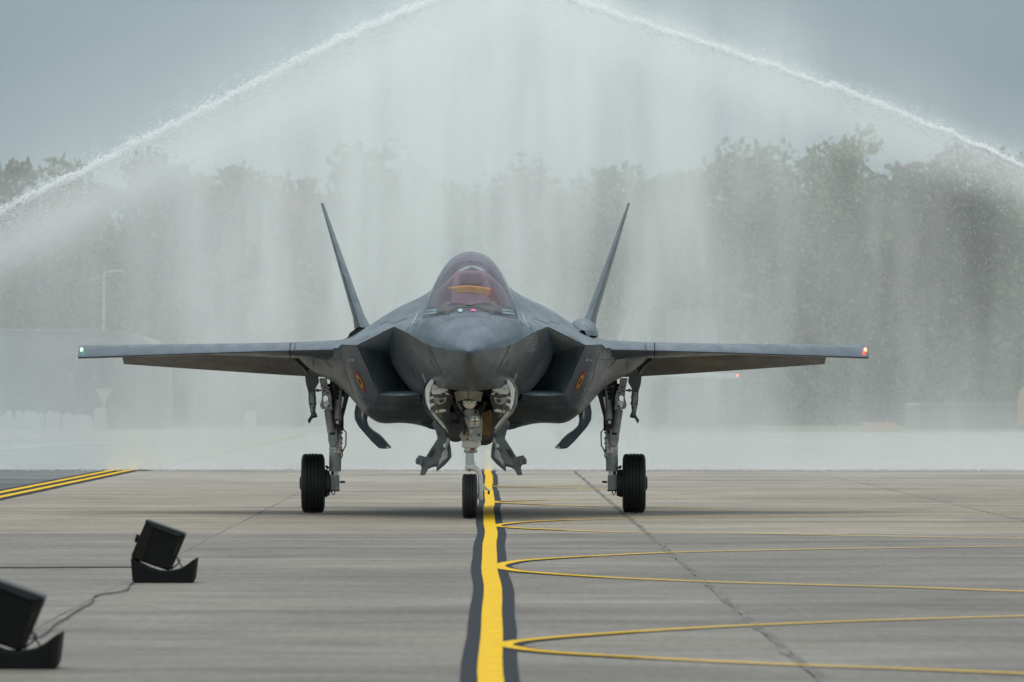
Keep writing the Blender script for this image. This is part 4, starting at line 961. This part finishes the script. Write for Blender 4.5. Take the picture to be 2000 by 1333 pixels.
    for (px_, py_) in ((605,759),(609.5,772),(608,789),(612,797),(617,788.5),(616,776)): MB().lathe([(-.01,.012),(.014,.012)], q(px_, py_, -.36), 'y', 8).build('bolt', GEARD, G)
    plate('door_foot', [(601,820),(608,814),(618.5,812),(618,816),(608,818),(604,827)], y - .40, y - .33, GEARD, G, s, .004)
    # curved inner door swung below the fuselage
    dpts = [(699,783),(694,794),(692,806),(693,820),(700,833),(711,846),(726,863),(740,876),(752,877.5),(763.5,876),(755,867),(748,858),(740,850.5),(728,843),(719,834),(716,824),(717.5,812),(712,803),(705,795)]
    plate('inner_gear_door', dpts, 8.25, 8.75, SKIN, G, s, .006, shift=(.0,0,.015))
    plate('door_liner', [(701,790),(705,797),(711,806),(714,813),(712.5,825),(714,834),(707,826),(700,812),(699,798)], 8.23, 8.27, DOORG, G, s, .003)
    plate('door_liner_rib', [(706,800),(710,806),(709,820),(706,812)], 8.215, 8.25, DOORI, G, s, .003)
    plate('door_tip', [(752,877),(763.5,876),(757,870.5)], 8.235, 8.30, DOORI, G, s, 0)
    # dark opening of the wheel bay under the wing and its pale rim
    MB().tube([q(p, z_, -.9) for p, z_ in ((562,699),(578,707),(590,716),(598,727),(602,733))], [.006,.012,.016,.02,.014], 8).build('bay_rim', EDGE, G)
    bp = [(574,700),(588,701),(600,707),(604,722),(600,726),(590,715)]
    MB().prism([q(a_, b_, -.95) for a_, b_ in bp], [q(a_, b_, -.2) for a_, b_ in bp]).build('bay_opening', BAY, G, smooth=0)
# ---- nose gear
y = 3.8; G = empty('nose_gear', (0, 0, 0)); G.parent = jet
n_ = lambda px, py, dy=0: tuple(J(px, py, y + dy))
wc = n_(917.5, 970); wc = (wc[0], wc[1], .292)
MB().lathe(tyre_prof(.197, .293, 4, .15), wc, 'x', 52).build('tyre', TYRE, G, smooth=25)
MB().lathe([(-.06,.04),(-.07,.08),(-.06,.148),(.06,.148),(.075,.08),(.09,.04)], wc, 'x', 30).build('wheel_rim', GEARW, G)
MB().tube([n_(917.5,969), n_(942,969)], .032, 14).build('axle', GEARW, G)
fk = [(907,912),(912,909),(926,909),(934,912),(940,920),(943,934),(943,976),(936,979),(934,976),(934,932),(931,924),(926,920.5),(912,921),(908,918)]
plate('fork', fk, y - .06, y + .06, GEARW, G, -1, .012)
plate('fork_rib', [(914,913),(926,914),(933,919),(937,928),(938,965),(936,965),(935,930),(931,922),(925,917),(914,917)], y - .075, y - .06, GEARW, G, -1, .003)
MB().box(n_(917,918.5,-.085), (.03, .04, .04)).build('fork_bolt', BRON, G, bevel=.004)
plate('tow_bracket', [(942,943),(953,955),(957,957),(957,960),(946,957),(942,959)], y - .04, y + .04, GEARW, G, -1, .004)
MB().tube([n_(954.5,957), n_(954.5,966)], .014, 10).build('tow_pin', GEARD, G)
MB().tube([n_(917.5,914), n_(917.5,884)], [.058, .052], 22).build('piston', STEEL, G)
MB().tube([n_(925,899), n_(926,912)], [.012, .03], 10).build('fork_fillet', GEARW, G)
cl_ = n_(919, 885); MB().lathe([(0,.075),(.02,.09),(.03,.09),(.035,.08),(.06,.08),(.065,.098),(.085,.098),(.09,.085),(.105,.1),(.125,.1)], (cl_[0], cl_[1], cl_[2]), 'z', 28).build('collar', STEEL, G)
MB().box(n_(923,878,-.09), (.06, .05, .035)).build('collar_valve', RUST, G, bevel=.006)
plate('collar_block', [(902,862),(939,862),(939,873),(902,875)], y - .12, y + .1, GEARW, G, -1, .008)
plate('strut_body', [(907,800),(938,800),(943,826),(940,862),(908,862),(905,835)], y - .10, y + .12, GEARW, G, -1, .01)
plate('strut_block', [(918,836),(940,834),(941,858),(922,860)], y - .125, y - .09, GEAR, G, -1, .006)
plate('lamp_plate', [(916.5,812),(937.5,812),(937.5,834),(916.5,834)], y - .17, y - .14, GEARW, G, -1, .004)
lc = n_(927.5, 823, -.175)
MB().lathe([(0,.066),(-.02,.066),(-.02,.056),(-.008,.052)][::-1], lc, 'y', 28).build('landing_lamp_rim', STEEL, G)
MB().lathe([(-.010,.004),(-.012,.03),(-.006,.052),(.0,.052)][::-1], lc, 'y', 28).build('landing_lamp', mat('lamp_reflector', (.65,.62,.45), .12, metal=1), G)
MB().tube([(lc[0], lc[1]-.022, lc[2]-.05), (lc[0], lc[1]-.022, lc[2]+.05)], .007, 6).build('lamp_bar', BRON, G)
MB().tube([(lc[0]-.045, lc[1]-.02, lc[2]), (lc[0]+.045, lc[1]-.02, lc[2])], .006, 6).build('lamp_bar', BRON, G)
for px_, py_, r_, m_ in ((913,849,.03,BRON),(913,858,.016,GEARD),(929,846,.02,GEAR),(921,843,.024,GEARW),(935,850,.016,GEARD)): MB().lathe([(-.02,r_),(.02,r_)], n_(px_, py_, -.14), 'y', 14).build('fitting', m_, G)
MB().tube([n_(p, z_, -.14) for p, z_ in ((916,838),(918,850),(924,853),(928,845),(926,838))], .008, 6).build('hose', GEARW, G)
plate('side_link', [(897,850),(905,838),(908,862),(904,866)], y - .05, y + .05, GEAR, G, -1, .006)
for a_, b_, r_, m_ in (((888,790),(905,838),.028,GEARD),((893,785),(912,820),.02,GEAR),((897,800),(908,850),.022,GEARD),((948,785),(934,820),.022,GEARD),((884,782),(897,812),.018,STEEL),((900,806),(914,843),.014,GEARD)):
    MB().tube([n_(*a_, -.1), n_(*b_, -.12)], r_, 10).build('drag_strut', m_, G)
for pth in (((900,786),(905,797),(903,806),(908,815)), ((917,783),(926,790),(930,797),(929,805)), ((940,790),(935,800),(939,812)), ((893,800),(899,808),(897,818))):
    MB().tube([n_(*p, -.16) for p in pth], .011, 7).build('hose', HOSE, G)
for px_, py_ in ((899,786),(905,801),(897,811),(929,806),(937,797),(890,793),(902,820)): MB().lathe([(-.02,.02),(.03,.02),(.03,.012)], n_(px_, py_, -.14), 'y', 12).build('fitting', GEARD, G)
plate('rear_brace', [(938,806),(958,800),(962,830),(955,852),(940,850)], y + .25, y + .4, BRON, G, -1, .01)
MB().lathe([(-.1,.10),(0,.15),(.3,.16),(.6,.13)], n_(945, 847, .9), 'y', 24).build('rear_tank', GEARD, G)
MB().lathe([(-.1,.10),(0,.14),(.3,.15),(.6,.13)], n_(890, 842, .9), 'y', 24).build('rear_tank', GEARD, G)
MB().box((0, y + .5, 1.80), (.84, .02, .40)).build('bay_bulkhead', BAY, G, smooth=0)
# silver chevron fairing and taxi lamp ahead of the leg
cv = MB(); L0, L1, C0, C1, R0, R1 = n_(887,766,-.65), n_(891,785,-.55), n_(914.5,760.5,-.85), n_(914.5,779,-.75), n_(943,767,-.65), n_(939,785,-.55)
cv.add([L0, C0, C1, L1, R0, R1], [(0,1,2,3), (1,4,5,2)]); cv.add([(a_[0], a_[1]+.08, a_[2]) for a_ in (L0, C0, C1, L1, R0, R1)], [(3,2,1,0), (2,5,4,1)]); cv.build('chevron_fairing', CHEV, G, smooth=0)
MB().tube([n_(914.5,761,-.858), n_(914.5,779,-.758)], .006, 6).build('fairing_seam', GEARD, G)
MB().lathe([(-.06,.03),(-.05,.085),(0,.10),(.03,.10)], n_(917,786,-.50), 'y', 26).build('taxi_lamp', STEEL, G)
for dx_ in (-10, 0, 10): MB().lathe([(-.03,.016),(0,.03),(.02,.03)], n_(917 + dx_, 785.5, -.56), 'y', 14).build('taxi_lamp_lens', mat('lens', (.75,.73,.62), .15, metal=.7) if 'lens' not in MATS else MATS['lens'], G)
# nose gear doors
for s in (-1, 1):
    q = lambda px, py, yy: JS_(px, py, yy, s)
    # forward door: outer skin shell with pale ribbed inside
    edge = [(847,736),(838,744),(831,756),(829,770),(831,789),(838,803),(848,815),(860,830),(873,845)]
    inn = [(855,741),(866,752),(876,762),(882,774),(880,786),(876,797),(874,812),(873,828),(874,844)]
    ro = [[q(a_, b_, 2.85 + .05*i) for i, (a_, b_) in enumerate(edge)], [q((a_*2+c_)/3, (b_*2+d_)/3, 3.15 + .05*i) for i, ((a_, b_), (c_, d_)) in enumerate(zip(edge, inn))], [q(c_, d_, 3.5 + .05*i) for i, (c_, d_) in enumerate(inn)]]
    sh = MB().grid(ro).build('nose_gear_door', mat('door_shell_grey', (.30, .31, .30), .5, var=.25, vscale=9) if s < 0 else MATS['door_shell_grey'], G, smooth=50)
    so_ = sh.modifiers.new('thickness', 'SOLIDIFY'); so_.thickness = .022; so_.offset = 1 if s > 0 else -1
    osk = [[(p[0] + s*.02, p[1] + .01, p[2] - .004) for p in ro[0]], [(p[0] + s*.03, p[1] + .35, p[2] - .01) for p in ro[0]], [(p[0] + s*.01, p[1] + .9, p[2] - .01) for p in ro[0]]]
    ok_ = MB().grid(osk).build('door_skin', SKIN, G, smooth=50)
    for nm, pts, yy, m in (('door_rib', [(845,739),(837,748),(831,760),(831.5,775),(834,789),(839,802),(841,797),(839,785),(839,770),(842,757),(847,748)], 2.83, DOORI),
                           ('door_bracket', [(846,748),(855,756),(863,757),(868,764),(879,771),(868,772),(858,770),(845,771),(842,763)], 2.98, DOORI),
                           ('door_rib', [(843,751),(866,753),(876,763),(870,765),(858,760),(846,757)], 2.93, DOORI),
                           ('door_rib', [(834,778),(846,774),(847,778),(836,783)], 2.95, DOORI),
                           ('door_rib', [(837,790),(848,787),(849,791),(840,796)], 3.0, DOORI),
                           ('door_web', [(846,776),(862,778),(873,776),(869,787),(858,791),(847,786)], 3.05, GEAR),
                           ('door_hole', [(862,768),(868,767),(872,770),(868,774),(863,773)], 2.965, GEARD),
                           ('door_hole', [(858,781),(868,780),(866,787),(859,787)], 3.035, GEARD),
                           ('door_box', [(845.5,757),(850.5,757),(850.5,763),(845.5,763)], 2.955, GEARW),
                           ('door_rail', [(850,802),(866,799),(872,801),(871,804),(862,806),(851,807)], 3.10, GEARW),
                           ('door_spar', [(842,800),(848,806),(866,828),(872,838),(868,838),(850,818),(842,808)], 3.12, GEAR)):
        plate(nm, pts, yy, yy + .03, m, G, s, .003)
    MB().tube([q(p, z_, 3.0) for p, z_ in ((843,778),(847,784),(850,789),(853,797),(857,806),(862,815))], .008, 6).build('door_cable', BRON, G)
    MB().tube([q(847,742,2.95), q(853,760,3.0)], .02, 8).build('door_actuator', GEARD, G)
    # aft door: notched plate hanging low and splayed out
    ap = [(885.5,824),(884,840),(878,855),(875.5,868),(878,880),(879.5,897),(870,908),(852,922.5),(852,912),(843,914),(835,918),(829,929.5),(820,928.5),(823,914),(821,909),(812,907),(811,900),(815.5,893.5),(829,897),(836,886),(842,876),(854,858),(853,846),(848,838),(844,827),(850,822),(860,828),(874,846)]
    plate('aft_gear_door', ap, 4.75, 4.80, DOORG, G, s, .004, shift=(.02, 0, .03))
    plate('door_panel', [(861,872),(872,868),(876,880),(877,895),(868,905),(853,918),(854,906),(845,909),(836,912),(842,893),(850,880)], 4.72, 4.755, CHEV if False else DOORG, G, s, .006)
    plate('door_panel', [(864,884),(870,878),(875,882),(874,894),(866,900),(857,910),(858,899),(862,894)], 4.70, 4.725, GEAR, G, s, .006)
    plate('door_stiffener', [(880,842),(884,838),(878,862),(874,872),(873,880),(868,880),(870,866),(874,856)], 4.69, 4.74, GEAR, G, s, .005)
    plate('door_stiffener', [(842,880),(850,877),(846,886),(840,893),(836,891)], 4.70, 4.74, GEARD, G, s, .004)
    plate('door_lug', [(813,894),(827,898),(825,907),(821,908),(813,905)], 4.68, 4.76, DOORG, G, s, .005)
    for px_, py_ in ((816,898),(816,903),(862,880),(868,876),(872,852),(858,848),(852,834)): MB().lathe([(-.012,.012),(.012,.012)], q(px_, py_, 4.67), 'y', 10).build('bolt', GEARD, G)
    plate('door_arm', [(846,824),(852,820),(862,834),(874,850),(868,868),(862,876),(856,862),(852,846)], 4.82, 4.90, GEARD, G, s, .006)
    plate('door_hinge', [(866,868),(871,866),(872,874),(866,875)], 4.66, 4.72, DOORI, G, s, .003)
# ---- dark belly details behind the nose leg
for s in (-1, 1):
    plate('weapon_bay_fairing', [(812,823),(839,838),(862,842),(862,815),(820,812)], 6.6, 8.2, SKIN, jet, s, .01)
# ------------------------------------------------------------------ flag lying behind the windscreen
FY = mat('flag_yellow', (.98, .50, .04), .8, var=.15, vscale=12, bump=.5, bscale=25); FR = mat('flag_red', (.55, .03, .03), .8, var=.2, vscale=12, bump=.5, bscale=25); FB = mat('flag_black', (.015, .015, .015), .8)
flag = empty('flag', (JX + .003, JY, 0), -math.atan(JS)); tag(flag, 'folded yellow and red flag lying inside the cockpit canopy', 'flag')
def cloth(name, pts, yy, m, depth=.08):
    a = [J(*p, yy) for p in pts]
    MB().prism([tuple(p) for p in a], [(p.x, p.y + depth, p.z + .012) for p in a]).build(name, m, flag, smooth=0, bevel=.006)
cloth('yellow_stripe', [(874,563.5),(890,561.5),(905,559.5),(917,559),(935,561.5),(958,564.5),(956,572),(953,580),(945,576),(930,573),(912,571),(893,572.5),(887,568)], 3.45, FY)
cloth('red_stripe', [(958,564.5),(963,566),(968,573),(976,586),(984,593),(991,598),(978,598.5),(964,597),(960,588),(953.5,579.5),(956,572)], 3.42, FR)
# ------------------------------------------------------------------ the second jet of the pair, in the spray
j2 = copy_tree(jet); j2.location = (1.44, 263.3 - 9.3, 0); tag(j2, 'second fighter jet half hidden in the spray behind the nearest one')
# drops shed from the wing of the near jet
rnd = random.Random(8); pts = []
for k in range(45): f = rnd.random(); p = at(1183 + rnd.gauss(0, 6) + 6*f, 685 + 75*f, 115.5); pts.append((p, rnd.uniform(.0015, .0035), (0, 0, rnd.uniform(0, .01))))
for k in range(70): f = rnd.random()**1.5; p = at(152 - 22*f + rnd.gauss(0, 2 + 5*f), 701 + 75*f, 119); pts.append((p, rnd.uniform(.002, .006), (0, 0, .008)))
for k in range(40): p = at(rnd.choice((740, 748)) + rnd.gauss(0, 6), rnd.uniform(826, 900), 118); pts.append((p, rnd.uniform(.002, .004), (0, 0, .006)))
tag(droplets('shed_drops', pts, MWAT), 'drops of water falling off the near jet', 'drops', kind='stuff')

# ------------------------------------------------------------------ monitor loudspeakers on curved stands, lower left
SPK = mat('speaker_black', (.004, .005, .0055), .65, spec=.2, bump=.3, bscale=90, var=.15); SPKB = mat('speaker_brown_black', (.011, .009, .008), .6, spec=.2, var=.2); SPKT = mat('speaker_top', (.016, .02, .022), .5, spec=.35, var=.15)
def speaker(px, py, label, group):
    x, Y = gp(px, py); r = empty('loudspeaker', (x, Y, 0))
    U = 1 / (3.776 * (FPX / 74.5)); cv_ = lambda a_, b_: ((a_ - 1220) * U, (597 - b_) * U)     # side profile, metres
    bs = [(978,415),(992,597),(1432,597),(1448,560),(1465,412),(1440,425),(1390,462),(1340,492),(1290,505),(1235,512),(1180,508),(1110,485),(1040,450),(1000,425)]
    b_ = [cv_(*p) for p in bs]; dp = .46
    MB().prism([(a_, -dp/2, q) for a_, q in b_], [(a_, dp/2, q) for a_, q in b_]).build('stand', SPK, r, bevel=.008)
    MB().prism([(*(cv_(1428,470)[0:1]), -dp/2 - .006, cv_(0,470)[1])] + [(cv_(a_, 0)[0], -dp/2 - .006, cv_(0, b2)[1]) for a_, b2 in ((1462,415),(1450,560),(1420,590))],
               [(cv_(a_, 0)[0], -dp/2 + .01, cv_(0, b2)[1]) for a_, b2 in ((1428,470),(1462,415),(1450,560),(1420,590))]).build('stand_end', SPKB, r, smooth=0)
    bx = [cv_(*p) for p in ((1085,150),(1100,138),(1362,232),(1376,245),(1270,497),(1255,508),(990,418),(978,402))]
    c = MB(); c.prism([(a_, -dp/2 + .04, q) for a_, q in bx], [(a_, dp/2 - .04, q) for a_, q in bx]); c.build('cabinet', SPK, r, bevel=.014)
    lid = [cv_(*p) for p in ((1082,142),(1092,130),(1368,228),(1380,246),(1316,256),(1140,186))]
    MB().prism([(a_, -dp/2 + .03, q) for a_, q in lid], [(a_, dp/2 - .03, q) for a_, q in lid]).build('top_panel', SPKT, r, bevel=.006)
    fp = [cv_(*p) for p in ((1088,158),(1146,178),(1062,432),(992,408))]
    MB().prism([(a_, -dp/2 + .032, q) for a_, q in fp], [(a_, -dp/2 + .05, q) for a_, q in fp]).build('front_panel', SPKB, r, smooth=0)
    bp_ = [cv_(*p) for p in ((1325,262),(1370,250),(1282,488),(1262,480))]
    MB().prism([(a_, -dp/2 + .031, q) for a_, q in bp_], [(a_, -dp/2 + .05, q) for a_, q in bp_]).build('rear_panel', SPKB, r, smooth=0)
    sp2 = [cv_(*p) for p in ((1326,312),(1340,306),(1305,392),(1294,392))]
    MB().prism([(a_, -dp/2 + .026, q) for a_, q in sp2], [(a_, -dp/2 + .04, q) for a_, q in sp2]).build('handle_slot', BLA, r, smooth=0)
    k0, k1 = cv_(1062,282), cv_(1008,268)
    MB().tube([(k0[0], -.08, k0[1]), (k1[0], -.08, k1[1])], [.030, .036], 18).build('tilt_knob', SPK, r)
    hp = [cv_(*p) for p in ((1296,420),(1320,412),(1338,430),(1325,455),(1290,485),(1275,500))]; MB().tube([(a_, -.1, q) for a_, q in hp], .006, 7).build('cable_loop', HOSE, r)
    hp = [cv_(*p) for p in ((1312,425),(1330,445),(1352,485))]; MB().tube([(a_, -.05, q) for a_, q in hp], .006, 7).build('cable_loop', HOSE, r)
    return tag(r, label, 'loudspeaker', group)
speaker(321.5, 1138, 'black tilted loudspeaker on a curved stand, farther one, whole in view', 'loudspeakers on the apron')
speaker(28, 1305, 'black tilted loudspeaker on a curved stand, nearer one, cut by the left border', 'loudspeakers on the apron')
def cable(pts, label):
    P_ = catmull([(*gp(*p), .012) for p in pts], 10); o = MB().tube(P_, .0065, 7).build('cable', HOSE); tag(o, label, 'cable')
cable([(60,1251),(78,1247),(95,1235),(108,1222),(128,1211),(145,1199),(160,1190),(178,1180),(183,1172),(184,1168),(200,1164),(222,1161),(245,1156),(252,1150),(253,1146),(262,1140)], 'black cable snaking over the concrete between the two loudspeakers')
cable([(-60,1112),(0,1111.5),(60,1111.8),(130,1111),(200,1110.8),(262,1110.6)], 'straight black cable from the left border to the farther loudspeaker')
